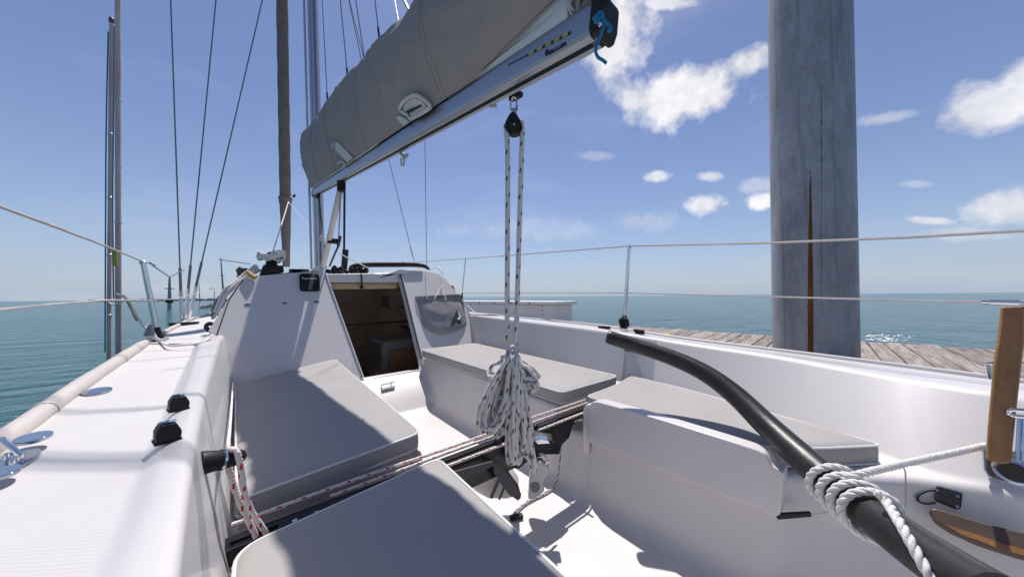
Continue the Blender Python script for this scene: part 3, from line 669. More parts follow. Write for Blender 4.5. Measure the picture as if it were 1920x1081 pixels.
# black handle strip and latch on the lower face
def aftface(px, py, off=.0):
    d = ray(px, py); a, b = V(1.04,.19,-.6), V(1.24,-.03,-.6); n = np.cross(b-a, V(.0,.0,1)); n /= np.linalg.norm(n)
    if n[0] > 0: n = -n
    t = (n@(a+n*off))/(n@d); return d*t, n
q = [aftface(px, py)[0] for px, py in ((1454,959.5),(1517,956),(1518,964.5),(1455,970))]; n_ = aftface(1500,960)[1]
MB().prism(q, n_*.008).build('handle_strip', M['black'], boat, bevel=.002)
MB().tube([aftface(x_, y_, .002)[0] for x_, y_ in ((1518,963),(1545,960),(1572,956))], .0012, 5).build('panel_seam', M['gelgrey'], boat)
q, n_ = aftface(1577, 960)
lt = MB().box(q+n_*.012, (.03,.035,.02), (np.cross(n_,V(0,0,1)), V(0,0,1), n_)).build('latch', M['steel'], boat, bevel=.003)
MB().tube([q+n_*.02+V(0,0,.01), q+n_*.035, q+n_*.03+V(.012,-.01,-.02)], .0035, 6).build('latch_hook', M['steel'], lt)
MB().lathe(q+n_*.02, q+n_*.03, [(0,.008),(.006,.008),(.008,.004)], 10).build('latch_screw', M['steel'], lt)
sm = [aftface(x_, y_, .002)[0] for x_, y_ in ((1688,874),(1697,882),(1698,915),(1697,945),(1688,952))]
MB().tube(spline(sm, 4), .0014, 5).build('panel_seam', M['gelgrey'], boat)
# two clutch housings on the port coaming
for (px, py, s, lab) in ((342,757,1.0,'black fairlead housing, the forward of the pair on the port coaming'),(321,815,1.0,'black fairlead housing, the aft of the pair on the port coaming')):
    d = onh(px-8, py+10, .232); w = .028*s
    ax = (V(.96,.28,0), V(-.28,.96,0), V(0,0,1))
    b = MB()
    pr = [(-.5,0),(.5,0),(.56,.45),(.32,.95),(-.3,1.0),(-.5,.62)]
    pts = [d+ax[0]*(x*w)+ax[2]*(z*.030)-ax[1]*.5*w for x, z in pr]
    hs = b.prism(pts, ax[1]*w).build('fairlead_housing', M['black'], boat, bevel=.003, label=lab)
    MB().tube([d+ax[0]*(-.35*w)+ax[2]*.0315-ax[1]*.2*w, d+ax[0]*(.0*w)+ax[2]*.0325-ax[1]*.35*w, d+ax[0]*(.3*w)+ax[2]*.030-ax[1]*.1*w], .0028, 6).build('guide_wire', M['steel'], hs)
    MB().box(d+V(0,0,.001), (w*1.1,w*1.1,.003), ax).build('base_plate', M['black'], hs)
# mooring cleats on the port deck
def deck_on(px, py):
    lo, hi = .2, .34
    for _ in range(30):
        mid = (lo+hi)/2; p = onh(px, py, mid); y = p[1]
        x0q, z0q = I(y,toeX), I(y,toeZ); pr = profile(max(-1.4,min(2.4,y))); x1q, z1q = pr[1][0], pr[1][1]
        zd = z0q+(z1q-z0q)*(p[0]-x0q)/(x1q-x0q)
        if -mid > zd: lo = mid
        else: hi = mid
    return onh(px, py, lo)
def oval(name, pxs, h, mt, parent, th=.004):
    pts = [deck_on(*q)+V(0,0,h) for q in pxs]; return MB().prism(pts, (0,0,th)).build(name, mt, parent, bevel=.0012)
def ellpx(cx, cy, a, b, rot, n=24):
    return [(cx+a*math.cos(t)*math.cos(rot)-b*math.sin(t)*math.sin(rot), cy+a*math.cos(t)*math.sin(rot)+b*math.sin(t)*math.cos(rot)) for t in [2*math.pi*k/n for k in range(n)]]
oval('deck_filler_cap', ellpx(181,735,31,5.5,-.17), .001, M['steel_skytint'], boat)
cl = oval('pop_up_cleat', ellpx(30,868,52,13,-.40), .001, M['steel_skytint'], boat)
oval('cleat_horn', ellpx(60,842,42,8.5,-.25), .018, M['steel_skytint'], cl, .006)
oval('cleat_horn', ellpx(5,905,38,9,-.32), .012, M['steel_skytint'], cl, .006)
for q in ((12,868),(38,868),(22,880)): MB().lathe(deck_on(*q)+V(0,0,.004), deck_on(*q)+V(0,0,.02), [(0,.003),(.012,.003),(.014,.0015)], 8).build('cleat_pin', M['steel'], cl)
MB().tube([deck_on(2,850)+V(0,0,.028), deck_on(20,862)+V(0,0,.024), deck_on(38,866)+V(0,0,.012)], .004, 8).build('cleat_bar', M['steel'], cl)
# fairlead post on the port seat back with its red flecked line
fp = ray(388,866)*.54; fp2 = ray(440,857)*.575; ddir = (fp2-fp)/np.linalg.norm(fp2-fp)
fl = MB().lathe(fp-ddir*.012, fp2, [(0,.0185),(.004,.0195),(.028,.0165),(.03,.018),(.034,.018),(.036,.0155),(.055,.0145),(.066,.010),(.07,.004)], 20).build('bungee_fairlead', M['black'], boat)
MB().lathe(fp+ddir*.018, fp+ddir*.022, [(0,.0188),(.004,.0188)], 20).build('collar', M['steel'], fl)

# --- traveller across the cockpit
ty = .862
tv = MB().box((.56,ty,-.512), (1.24,.05,.036)).build('traveller_beam', M['blackalu'], boat, bevel=.004, label='black mainsheet traveller beam across the cockpit')
MB().box((.56,ty+.004,-.4915), (1.2,.022,.005)).build('track', M['blackalu'], tv, bevel=.001)
MB().prism([V(.42,ty-.026,-.495),V(1.02,ty-.026,-.495),V(.985,ty-.02,-.575),V(.93,ty-.015,-.60),V(.45,ty-.015,-.60)], (0,.008,0)).build('web_plate', M['blackalu'], tv, bevel=.002)
MB().box((.09,ty-.03,-.497), (.11,.03,.03)).build('end_control_block', M['black'], tv, bevel=.006)
for dx in (.065,.105): MB().lathe(V(dx,ty-.032,-.482), V(dx,ty-.032,-.47), [(0,.0055),(.0025,.005)], 10).build('screw', M['steel'], tv)
car = MB().box((.70,ty,-.474), (.12,.045,.024)).build('traveller_car', M['black'], tv, bevel=.006)
MB().tube([V(.68,ty,-.465),V(.69,ty,-.435),V(.71,ty,-.435),V(.72,ty,-.465)], .004, 8).build('car_bail', M['steel'], car)
for k, dx in enumerate((.62,.79)): MB().lathe(V(dx,ty-.03,-.483), V(dx,ty-.01,-.483), [(0,.012),(.003,.014),(.012,.014),(.016,.012)], 16).build('car_sheave', M['black'], car)
# cam cleat arms and swivel base under the sheet
for (pts, nm) in (([(845,886),(925,864),(930,872),(858,902)],'cam_arm'), ([(925,866),(945,878),(965,902),(978,925),(976,936),(958,930),(938,905),(928,885)],'cam_arm')):
    MB().prism([ony(x_,y_,ty-.06) for x_, y_ in pts], (0,.008,0)).build(nm, M['greydk'], tv, bevel=.002)
sw = MB().prism([ony(x_,y_,ty-.035) for x_, y_ in ((1002,838),(1030,822),(1044,826),(1037,846),(1008,846))], (0,-.03,0)).build('sheet_cam_cleat', M['black'], tv, bevel=.004)
MB().prism([ony(x_,y_,ty-.07) for x_, y_ in ((1006,833),(1020,824),(1032,828),(1028,836))], (0,-.004,0)).build('cam_jaw', M['steel'], sw, bevel=.001)
MB().prism([ony(x_,y_,ty-.005) for x_, y_ in ((1000,800),(1042,784),(1038,830),(1010,842))], (0,-.012,0)).build('side_bracket', M['blackalu'], tv, bevel=.002)

# --- winch, clutches and lines on the cabin top, port
base = bz(.0, .165)
org = MB().prism([ony(x_,y_,2.86) for x_, y_ in ((486,516),(533,509),(531,497),(492,499))], (0,.13,0)).build('line_organiser', M['black'], boat, bevel=.006)
wc = ony(509,500,2.98)
wn = MB().lathe(wc, wc+V(0,0,1), [(0,.05),(.01,.05),(.014,.038),(.05,.032),(.075,.036),(.085,.042),(.10,.04),(.105,.02),(.112,.018)], 24).build('winch', M['black'], boat)
MB().tube([ony(456,521,3.0), ony(456,503,3.0)], .035, 14).build('wooden_bollard', M['wooddk'], boat)
MB().lathe(ony(450,511,3.02), ony(450,502,3.02), [(0,.02),(.02,.024),(.035,.014),(.045,.004)], 12).build('vent_knob', M['black'], boat)
MB().tube([ony(463,509,2.83), ony(478,521,2.8)], [.013,.018], 10).build('winch_handle_grip', M['tan'], boat)
MB().tube(spline([ony(398,622,2.72), ony(389,617,2.72), ony(387,610,2.73), ony(394,606,2.74), ony(403,612,2.74)], 5), .012, 8).build('coaming_ring', M['black'], boat)
MB().tube([onb(402,640,.003), onb(430,560,.003), onb(455,524,.003)], .003, 6).build('edge_gasket', M['black'], boat)

# mast foot hardware and low dark spray hood on the roof
for k in range(9):
    x_ = 616+k*9+random.uniform(-3,3); h_ = random.uniform(6,14)
    a = ony(x_, 512, 3.25+random.uniform(0,.3)); b = ony(x_+random.uniform(-3,3), 512-h_, 3.3)
    MB().lathe(a, b, [(0,.02),(.3*np.linalg.norm(b-a),.028),(.8*np.linalg.norm(b-a),.024),(np.linalg.norm(b-a),.012)], 10).build('turning_block', M['black'], boat)
hood = [ony(x_, y_, 3.35) for x_, y_ in ((655,507),(662,499),(690,496),(740,495.5),(775,496),(796,499),(806,506))]
MB().tube(spline(hood, 5), [.012+.018*math.sin(math.pi*k/30) for k in range(31)], 10).build('folded_hood', M['black'], boat, label='low black folded spray hood roll across the roof')
for x_ in (570,556,552): MB().box(ony(x_,508,3.0), (.07,.05,.03)).build('deck_clutch', M['wooddk'], boat, bevel=.004)
MB().prism([ony(x_,y_,2.85) for x_,y_ in ((583,508),(590,500),(600,498),(604,508))], (0,.08,0)).build('roof_fitting', M['gel'], boat, bevel=.004)

# ------------------------------------------------------------------ mast and standing rigging (fixed to the boat)
def line2(q0, q1, Y0, Y1=None, ext=0.0):
    a = ony(q0[0], q0[1], Y0); b = ony(q1[0], q1[1], Y1 if Y1 else Y0); return a, b+(b-a)*ext
ma, mb = line2((600,505),(586,0),3.98,3.93,.8)
md = (mb-ma)/np.linalg.norm(mb-ma); mx_ = V(1,0,0)-md*md[0]; mx_ /= np.linalg.norm(mx_); my_ = np.cross(md, mx_)
def mast_ring(p, a=.052, b=.085, n=28):
    out = []
    for k in range(n):
        t = 2*math.pi*k/n; x, y = a*math.cos(t), b*math.sin(t)
        if abs(t-1.5*math.pi) < .14: y += .016         # sail groove, aft side
        out.append(p+mx_*x+my_*y)
    return out
mast = MB().loft([mast_ring(ma-md*.3), mast_ring(ma+md*2), mast_ring(mb)], close=True, caps=True).build('mast', M['alu'], boat, label='aluminium mast rising behind the sail cover')
MB().tube([ma-mx_*.085+V(0,-.05,0), mb-mx_*.085+V(0,-.05,0)], .012, 6).build('halyard_tube', M['alu'], mast)
MB().tube([ma+mx_*.02-my_*.1, ma+md*.9+mx_*.03-my_*.1], .006, 5).build('halyard', M['ropewhite'], mast)
MB().tube([ma+mx_*.045-my_*.1, ma+md*.75-mx_*.0-my_*.1], .005, 5).build('halyard', M['black'], mast)
MB().box(ma+md*.33-my_*.1, (.03,.02,.06)).build('mast_cleat', M['alu'], mast, bevel=.004)
def wire(q0, q1, Y0, Y1=None, r=.0045, ext=.5, name='shroud', mt='wire', lab=None):
    a, b = line2(q0, q1, Y0, Y1, ext); return MB().tube([a, b], r, 6).build(name, M[mt], boat, label=lab)
for i, (xt, xb) in enumerate(((320,341),(405,347),(492,352))):
    w_ = wire((xb,604),(xt,0),4.05,4.0, .0056, .5, lab=['aftmost port shroud','middle port shroud','inner port shroud'][i])
    a, b = line2((xb,604),(xt,0),4.05,4.0)
    MB().tube([a, a+(b-a)*.10], .013, 8).build('turnbuckle', M['steel'], w_)
    MB().tube([a+(b-a)*.10, a+(b-a)*.17], .010, 8).build('swage', M['wire'], w_)
MB().box(onh(346,606,.19), (.16,.09,.02)).build('chainplate', M['black'], boat, bevel=.006)
for q0, q1, Y0 in (((778,497),(655,0),4.25),((800,499),(793,0),4.25)):
    wire(q0, q1, Y0, 4.0, .0045, .3)
    MB().tube([line2(q0,q1,Y0,4.0)[0], (lambda a, b: a+(b-a)*.08)(*line2(q0,q1,Y0,4.0))], .009, 6).build('turnbuckle', M['steel'], boat)
wire((645,508),(646,352),3.6,3.3,.010,0,'vang_tail','black')
MB().tube([ony(645,505,3.6), ony(648,468,3.6)], .03, 10).build('genoa_car_tube', M['blackalu'], boat)
# furled headsail
a, b = line2((537,500),(529,0),5.6,5.2,.6); rows = []; n = 26
for k in range(120):
    t = k/119; p = a+(b-a)*t
    r = .068*(1+.03*nz((t*30,0,0))) if t > .14 else .068*(.62+.38*(t/.14))
    if .155 < t < .168: r *= 1.12
    rows.append([p+V(math.cos(2*math.pi*j/n), math.sin(2*math.pi*j/n), 0)*r*(1+.03*math.sin(2*(2*math.pi*j/n)+t*90)) for j in range(n)])
js = MB().loft(rows, close=True, caps=True).build('furled_headsail', M['jib'], label='slim brown furled headsail standing upright left of the mast', cat='furled sail')
kk = a+(b-a)*.168
MB().lathe(kk-V(0,0,.03), kk+V(0,0,.03), [(0,.068),(.01,.085),(.04,.085),(.05,.07)], 18).build('sock_collar', M['jib'], js)
MB().tube([kk+V(.09,-.05,.02), kk+V(.11,-.06,.06)], .015, 6).build('collar_buckle', M['black'], js)
# white line from the headsail collar to the winch and to the mast
whl = MB().tube([ony(510,478,2.98), ony(541,378,4.9)], .005, 5)
whl.tube([ony(541,378,4.9), ony(581,428,4.2)], .004, 5)
whl.build('white_line', M['ropewhite'], label='thin white line running from the winch up past the furled headsail', cat='line')
MB().tube([ony(636,475,2.87), ony(700,507,2.87)], .0045, 5).build('hatch_line', M['ropewhite'], label='thin white cord slanting down onto the companionway hatch', cat='line')

# lazy jacks and halyards coming down behind the cover
for i, (q0, q1, Y) in enumerate((((614,190),(604,0),3.9),((652,146),(638,0),3.3),((683,108),(667,0),3.0),((676,105),(654,0),3.6),((711,70),(703,0),2.6),((746,34),(740,0),2.3))):
    a, b = line2(q0, q1, Y, Y+.1, 3.0); lo = a-(b-a)*.0; dn = (a-b)/np.linalg.norm(a-b)
    o = MB().tube([a+dn*.25, b], .0048, 6).build('lazy_jack', M['wire'], label=['lazy jack line nearest the mast above the sail cover','dark lazy jack with a white end fitting, second from the mast','third thin line rising from the sail cover','thin line crossing behind the lazy jacks','lazy jack with a white end fitting, second from the image top of the cover','short thin line farthest aft above the sail cover'][i], cat='line')
    if i in (0,1,4):
        MB().tube([a+dn*.02, a-dn*.10], .009, 6).build('thimble', M['black'], o); MB().tube([a+dn*.13, a+dn*.01], .012, 6).build('webbing_end', M['coverlt'], o)

# ------------------------------------------------------------------ boom and sail cover
ZG, ZM = 3.3, .94
def bdep(px): return 1/(1/ZG + (1/ZM-1/ZG)*(px-598)/(963-598))
G = ray(598,368)*ZG; Mm = ray(963,178)*ZM; E_ = ray(1133,94)*bdep(1133)
bd = (E_-G)/np.linalg.norm(E_-G)                # pointing aft
bs = np.cross(bd, V(0,0,1)); bs /= np.linalg.norm(bs); bs = bs if bs[0] > 0 else -bs   # to starboard
bu = np.cross(bs, bd); bu = bu if bu[2] > 0 else -bu
BL = float(np.linalg.norm(E_-G)); BW, BH = .060, .077
def bp(s, x, z): return G + bd*s + bs*(x-BW/2) + bu*z          # s along, x from centre (G is the starboard lower edge)
def bsec(w=BW, h=BH):
    pts = []
    for (cx, cz, a0) in ((w/2-.012,h-.02,0),(-w/2+.012,h-.02,90),(-w/2+.012,.012,180)):
        for k in range(5):
            a = math.radians(a0+90*k/4); pts.append((cx+.012*math.cos(a), cz+(.02 if a0 < 180 else .012)*math.sin(a)))
    pts += [(-.008,0),(-.008,.010),(.008,.010),(.008,0)]
    for k in range(5):
        a = math.radians(270+90*k/4); pts.append((w/2-.012+.012*math.cos(a), .012+.012*math.sin(a)))
    return pts
boom = empty('boom', G, label='long aluminium boom reaching from the mast over the cockpit', cat='boom')
S_ = bsec()
MB().loft([[bp(s, x, z) for x, z in S_] for s in (0, BL*.5, BL)], close=True, caps=True).build('boom_extrusion', M['boomalu'], boom, ang=30)
MB().box(bp(BL/2,0,.0065), (BL-.04,.012,.003), (bd,bs,bu)).build('groove', M['black'], boom)
ec = MB()
ecp = [(-.002,.010),(-.002,BH-.006),(.010,BH+.002),(.022,BH+.002),(.028,BH-.01),(.030,.02),(.024,.0),(.012,-.002)]
ec.prism([bp(BL+a_, -BW/2-.003, z_) for a_, z_ in ecp], bs*(BW+.006)).build('end_cap', M['black'], boom, bevel=.004, seg=3)
MB().lathe(bp(BL+.03,-BW/2-.004,.006), bp(BL+.03,-BW/2-.01,.006), [(0,.005),(.002,.004)], 10).build('rivet', M['steel'], boom)
for s in (.16,.55): MB().lathe(bp(s,-BW/2,BH*.55), bp(s,-BW/2-.01,BH*.55), [(0,.006),(.003,.004)], 10).build('rivet', M['steel'], boom)
# outhaul block at the boom end
ob = MB().lathe(bp(BL+.075,-.018,BH+.045), bp(BL+.075,.022,BH+.045), [(0,.028),(.004,.040),(.014,.042),(.018,.032),(.024,.042),(.036,.042),(.04,.03)], 28).build('end_block', M['black'], boom)
for s_, z_ in ((.05,.07),(.09,.09),(.1,.04)): MB().tube([bp(BL+s_,-.022,BH+z_-.02), bp(BL+s_+.015,-.024,BH+z_-.045)], .004, 6).build('block_rib', M['alu'], ob)
MB().tube(spline([bp(BL+.01,-.028,BH-.0), bp(BL+.03,-.03,BH+.03), bp(BL+.06,-.02,BH+.06)], 4), .012, 8).build('end_block_strap', M['black'], boom)
# gooseneck, vang
MB().box(G+bs*(-.03)+bu*.03-bd*.05, (.12,.05,.07), (bd,bs,bu)).build('gooseneck', M['blackalu'], boom, bevel=.008)
MB().box(bp(.16,0,-.02), (.05,.03,.05), (bd,bs,bu)).build('reef_block', M['black'], boom, bevel=.008)
va = bp((np.linalg.norm(ray(648,348)*bdep(648)-G)),0,-.03)
vg = empty('boom_vang', ony(606,498,3.85), label='slanting silver rod vang between the mast foot and the boom', cat='vang')
vb = ony(606,498,3.85)
MB().tube([vb, va], [.026,.023], 12).build('rod', M['coverlt'], vg)
MB().box(va+V(0,0,.0), (.06,.05,.10)).build('vang_block', M['black'], vg, bevel=.015)
mid = vb+(va-vb)*.38
MB().box(mid+V(.03,-.02,0), (.09,.06,.05)).build('spring_clamp', M['black'], vg, bevel=.01)
MB().tube([va+V(0,.02,-.05), vb+(va-vb)*.4+V(.08,0,0)], .006, 6).build('vang_wire', M['wire'], vg)
MB().tube([vb+(va-vb)*.45+V(.085,0,0), vb+(va-vb)*.32+V(.09,0,0)], .014, 8).build('vang_swivel', M['black'], vg)
MB().tube([vb+(va-vb)*.32+V(.09,0,0), vb+V(.06,0,0)], .010, 6).build('vang_purchase', M['black'], vg)
# maker's plate and the reef scale on the port side of the boom
def boomside(px, py):
    d = ray(px, py); o = bp(0,-BW/2-.0006,0); t = (bs@o)/(bs@d); return d*t
q = [boomside(*p_) for p_ in ((1029,96.5),(1061,78.5),(1062,84),(1031,102.5))]
pl = MB().prism(q, -bs*.001).build('boom_badge', M['blackprint'], boom, smooth=False)
cc = sum(q)/4; xd = q[1]-q[0]; text('SELDEN', 'badge_lettering', .0072, cc-bs*.0014, xd, bu, M['boomalu'], boom, extrude=.0002)
q = [boomside(*p_) for p_ in ((1022,97),(1026,91.5),(1029.5,96),(1029,103),(1023,105))]
MB().prism(q, -bs*.001).build('boom_badge_mark', M['blackprint'], boom, smooth=False)
for k in range(22):
    t = k/21; x = 954+t*112; y = 121.5-(x-954)*.515-(.0)
    hh = 5.5 if k > 7 else 4; wd = 2.2 if k < 6 else 4.6
    q = [boomside(x, y-hh*.5), boomside(x+wd, y-hh*.5-wd*.5), boomside(x+wd-1, y+hh*.5-wd*.5), boomside(x-1, y+hh*.5)]
    MB().prism(q, -bs*.0008).build('reef_scale_mark', M['yellow'] if k > 5 and k%3 else M['blackprint'], boom, smooth=False)

# cover: a tall roll of canvas laid over the flaked sail
cover = empty('sail_cover', bp(.2,0,BH), label='grey brown canvas sail cover wrapped along the top of the boom', cat='sail cover')
Sx = lambda px: float(np.linalg.norm(ray(px, 368-(px-598)*.515)*bdep(px)-G))
# heights by picture station
ktab = [(Sx(598),.70),(Sx(618),.61),(Sx(650),.565),(Sx(715),.49),(Sx(780),.43),(Sx(850),.39),(Sx(950),.36),(Sx(1100),.33)]
wtab = [(0,.115),(Sx(650),.145),(Sx(780),.15),(Sx(950),.135),(Sx(1110),.115)]
Sg, Sa, Sz = Sx(905), Sx(1060), Sx(1116)
def lift(s): return 0.0 if s < Sg else min(1,(s-Sg)/(Sa-Sg))*.062
NR, NS = 72, 240; rows = []
import itertools
for i in range(NS):
    s = -.02 + (Sz+.02)*i/(NS-1); H = I(s, ktab); W = I(s, wtab); lf = lift(s); row = []
    for j in range(NR):
        t = j/(NR-1); a = math.pi*(t*2-1)            # -pi (port foot) .. 0 top .. pi
        th = a/2
        # teardrop: half width profile over height
        hh = math.cos(th)**.85                        # 0 at feet, 1 at top
        side = -1 if a < 0 else 1
        ww = abs(math.sin(a))**.75*(1.05-.25*hh) + .0
        foot = (1-hh)**3
        x = side*(W*ww + (BW/2+.004)*foot)
        z = BH*.86 + lf + (H-lf)*hh
        # front lean and wrap round the mast
        fr = max(0, 1-s/.9)**2.2
        ss = s - fr*.42*hh**.8 - .03*math.sin(s*9)*hh
        # canvas relief: diagonal drag folds and soft billows
        dw = 0
        q = s*1.0-hh*.35
        dw += .030*nz((q*2.6, hh*.9, side*3.1))
        f = nz((q*6.5+nz((s*2,hh*2,5))*.6, hh*1.1, side*1.7+4)); dw += .004*(1-2*min(.5,abs(f)))+.010*max(0,1-2.6*abs(f))**2
        q2 = s+hh*.22; f = nz((q2*13, hh*1.5, side*2.2+9)); dw += .005*(1-2*min(.5,abs(f)))*max(0,nz((s*3,hh*2,8))+.35)*1.6
        f = nz((q*4+hh*7, s*1.2+hh*2.5, side+19)); dw += .008*max(0,1-3*abs(f))**2
        dw += .018*fr*max(0, math.sin(hh*7+s*16))**2*.6
        dw *= (.45 if side > 0 else 1)
        dw *= (.15+.85*min(1, hh*3))*(1-.6*hh**6)
        row.append(bp(ss, x+side*dw, z+dw*.12))
    rows.append(row)
cb = MB().loft(rows, flip=False)
# aft and forward closing gathers
for r, sgn in ((rows[0],-1),(rows[-1],1)):
    c = sum(r)/len(r); ins = [[c+(p-c)*k+bd*sgn*(.05*(1-k)) + bd*.008*nz((p[2]*30,p[0]*30,k)) for p in r] for k in (1,.7,.4,.1)]
    MBt = cb.loft(ins, flip=(sgn<0))
cb.build('canvas', M['cover'], cover, ang=80)
# pale binding along the lower port edge
MB().tube([rows[i][0]+bs*-.002 for i in range(6, int(NS*.62))], .0045, 6).build('edge_binding', M['coverlt'], cover)
MB().tube([rows[i][-1]+bs*.002 for i in range(6, int(NS*.9), 2)], .0045, 6).build('edge_binding', M['coverlt'], cover)
MB().tube([rows[i][NR//2]+V(0,0,.003) for i in range(0, NS, 2)], .006, 6).build('top_seam', M['cover'], cover)
def on_cover(px, py):
    """nearest port-side point of the cover seen at a pixel"""
    d = ray(px, py); d = d/np.linalg.norm(d); best = None
    for r in rows[::2]:
        for p in r[:NR//2]:
            k = p@d; e = np.linalg.norm(p-d*k)/k
            if best is None or e < best[0]: best = (e, p, k)
    return d*best[2]
def patch(pxs, name, mt, th=.004, prnt=cover, off=.006, **k):
    P = [on_cover(*q) for q in pxs]; c = sum(P)/len(P); n = -c/np.linalg.norm(c)
    cen = c; n2 = np.cross(P[1]-P[0], P[-1]-P[0]); n2 /= np.linalg.norm(n2); n2 = n2 if n2@n > 0 else -n2
    P = [p+n*off for p in P]
    return MB().prism(P, n2*th).build(name, mt, prnt, bevel=.002, **k)
patch([(621,272),(633,266),(663,296),(652,305)], 'velcro_tab', M['coverlt'], off=.022)
MB().tube(spline([on_cover(636,308)-bs*.01, on_cover(645,304)-bs*.02, on_cover(652,309)-bs*.02, on_cover(648,313)-bs*.01], 4), .006, 6).build('hook', M['coverlt'], cover)
hp = [on_cover(*q) for q in ((750,206),(757,190),(776,179),(790,184),(806,198),(800,206),(771,222),(765,216))]
hp = [p-p/np.linalg.norm(p)*.03 for p in hp]
ring = MB().tube(spline(hp, 4, True), .008, 8, closed=True)
ring.build('webbing_handle', M['coverlt'], cover)
ip = [sum(hp)/8+(p-sum(hp)/8)*.8 for p in hp]; MB().prism(ip, ip[0]/np.linalg.norm(ip[0])*.006).build('handle_pad', M['coverlt'], cover, bevel=.002)
patch([(762,208),(790,195),(792,199),(766,213)], 'handle_slot', M['black'], .003, off=.034)
patch([(742,219),(749,216),(762,223),(768,228),(757,236),(750,225)], 'webbing_tab', M['coverlt'], off=.02)
# flap of the cover hanging over the boom end
fl = [(1052,-30),(1062,-2),(1078,40),(1084,52),(1092,53),(1112,41),(1124,30),(1126,-30)]
P = [ray(x_, y_)*(bdep(1095)*.955+.0004*(x_-1052)) for x_, y_ in fl]
flp = MB().prism(P, bs*.05).build('end_flap', M['cover'], cover, bevel=.006, seg=3)
P = [ray(x_, y_)*(bdep(1095)*.95) for x_, y_ in ((1053,-2),(1061,-4),(1077,20),(1075,22),(1068,16),(1086,52),(1082,50))]
MB().prism(P, bs*.006).build('flap_binding', M['coverlt'], flp, smooth=False)
MB().tube([ray(1083,-10)*bdep(1095)*.945, ray(1084,20)*bdep(1095)*.945, ray(1086,50)*bdep(1095)*.95], .006, 6).build('flap_seam', M['cover'], flp)
for si in (int(NS*.14), int(NS*.33), int(NS*.56), int(NS*.82)):
    for w_ in (0, 2): MB().tube([rows[si+w_][j]+(rows[si+w_][j]-rows[si+w_][NR//2]*.5-rows[si+w_][0]*.5)*.004 for j in range(0, NR//2+6)], .0022, 5).build('seam', M['cover'], cover)
# foot of the sail showing under the cover
fr_ = []
for i in range(40):
    s = Sg-.15+(Sz-Sg+.10)*i/39; h = lift(s)+.05
    fr_.append([bp(s, -.024-.006*k/6*math.sin(k*2.2)-(.004 if k%2 else 0), BH*.98+h*k/6) for k in range(7)]+[bp(s, .024, BH*.98+h), bp(s,.026,BH*.98)])
MB().loft(fr_, close=True, caps=True).build('flaked_sail', M['sail'], label='pale folded sail foot showing between boom and cover', cat='sail')
mh = mb-md*.2  # rigging lines added for the soft shadow streaks they cast on the port deck
for k_, (s_, lab_) in enumerate(((BL+.02,'topping lift added at the boom end for its shadow on the deck'),(BL-.05,'main halyard added near the boom end for its shadow on the deck'),(BL*.72,'aft lazy jack added above the mainsheet for its shadow on the deck'))):
    a = bp(s_, .0 if k_ < 2 else -.03, BH+(.03 if k_ < 2 else .42))
    MB().tube([a, a+(mh-a)*.5, mh-V(0,.08+.05*k_,.4*k_)], .0055, 6).build('added_topping_lift' if k_ == 0 else 'halyard', M['wire'], label=lab_, cat='line')
# ties hanging on the boom
def tie(pxs, r, name, lab, mt='coverlt', cat='strap', dd=.03):
    P = [ray(x_, y_)*(bdep(x_)-dd-off) for x_, y_, off in pxs]; return MB().tube(spline(P, 5), r, 7).build(name, M[mt], label=lab, cat=cat)
tie([(912,131,0),(906,137,.0),(905,150,.0),(905,180,0),(909,192,0),(922,200,-.02),(927,197,-.03),(931,201,-.04)], .0045, 'boom_strap', 'grey elastic tie looped round the boom right of the mainsheet block', 'rail')
t2 = tie([(739,258,0),(744,262,0),(746,272,0),(749,284,0),(757,293,-.03),(764,290,-.05),(760,296,-.03),(756,296,-.03)], .007, 'boom_tie', 'short tie with a small carabiner hanging under the boom middle', 'rail')
cz = bdep(755)-.02
MB().tube([ray(x_,y_)*cz for x_,y_ in ((753,298),(756,296),(758,302),(757,311),(754,314),(752,310))], .006, 6, closed=True).build('carabiner', M['steel'], t2)
# blue cord tied at the boom end
zb = bdep(1133)-.085
bc = MB().tube(spline([ray(x_,y_)*zb for x_,y_ in ((1113,35),(1120,28),(1128,26),(1133,40),(1128,60),(1121,80),(1117,95),(1121,107),(1130,113),(1137,119))], 5), .0032, 8)
bc.tube(spline([ray(x_,y_)*(zb-.005) for x_,y_ in ((1126,22),(1131,36),(1138,45),(1145,50),(1144,58),(1140,56))], 5), .0032, 8)
bc.tube(spline([ray(x_,y_)*(zb-.006) for x_,y_ in ((1114,38),(1124,24),(1130,30),(1116,40),(1124,40))], 5), .0036, 8)
bc.build('blue_cord', M['blue'], label='bright blue cord knotted round the boom end', cat='cord')

# ------------------------------------------------------------------ mainsheet
ms = empty('mainsheet', V(*ray(963,250))*ZM, label='black block under the boom with two falls of black flecked mainsheet', cat='mainsheet')
zs = ZM
shk = [ray(x_,y_)*zs for x_,y_ in ((958,207),(958,196),(961,184),(967,184),(969,196),(969,207))]
MB().tube(spline(shk,4), .0032, 8).build('shackle', M['steel'], ms)
MB().tube([ray(957,206)*zs, ray(971,206)*zs], .003, 8).build('shackle_pin', M['steel'], ms)
MB().box(ray(967,181)*(zs+.01), (.05,.018,.016), (bd,bs,bu)).build('boom_hanger', M['black'], ms, bevel=.003)
MB().lathe(ray(964,204)*zs, ray(964,216)*zs, [(0,.006),(.012,.008),(.02,.008)], 12).build('block_swivel', M['alu'], ms)
fwdh = V(_f[0], _f[1], 0); fwdh /= np.linalg.norm(fwdh); rth = V(_r[0], _r[1], 0)
bo = [(962,208),(968,211),(974,221),(979,232),(980,240),(976,247),(968,250),(960,250),(951,246),(946,238),(947,228),(953,216),(957,210)]
P = [ray(x_,y_)*(zs-.014) for x_, y_ in bo]
blk = MB().prism(P, fwdh*.028).build('block_body', M['black'], ms, bevel=.008, seg=3)
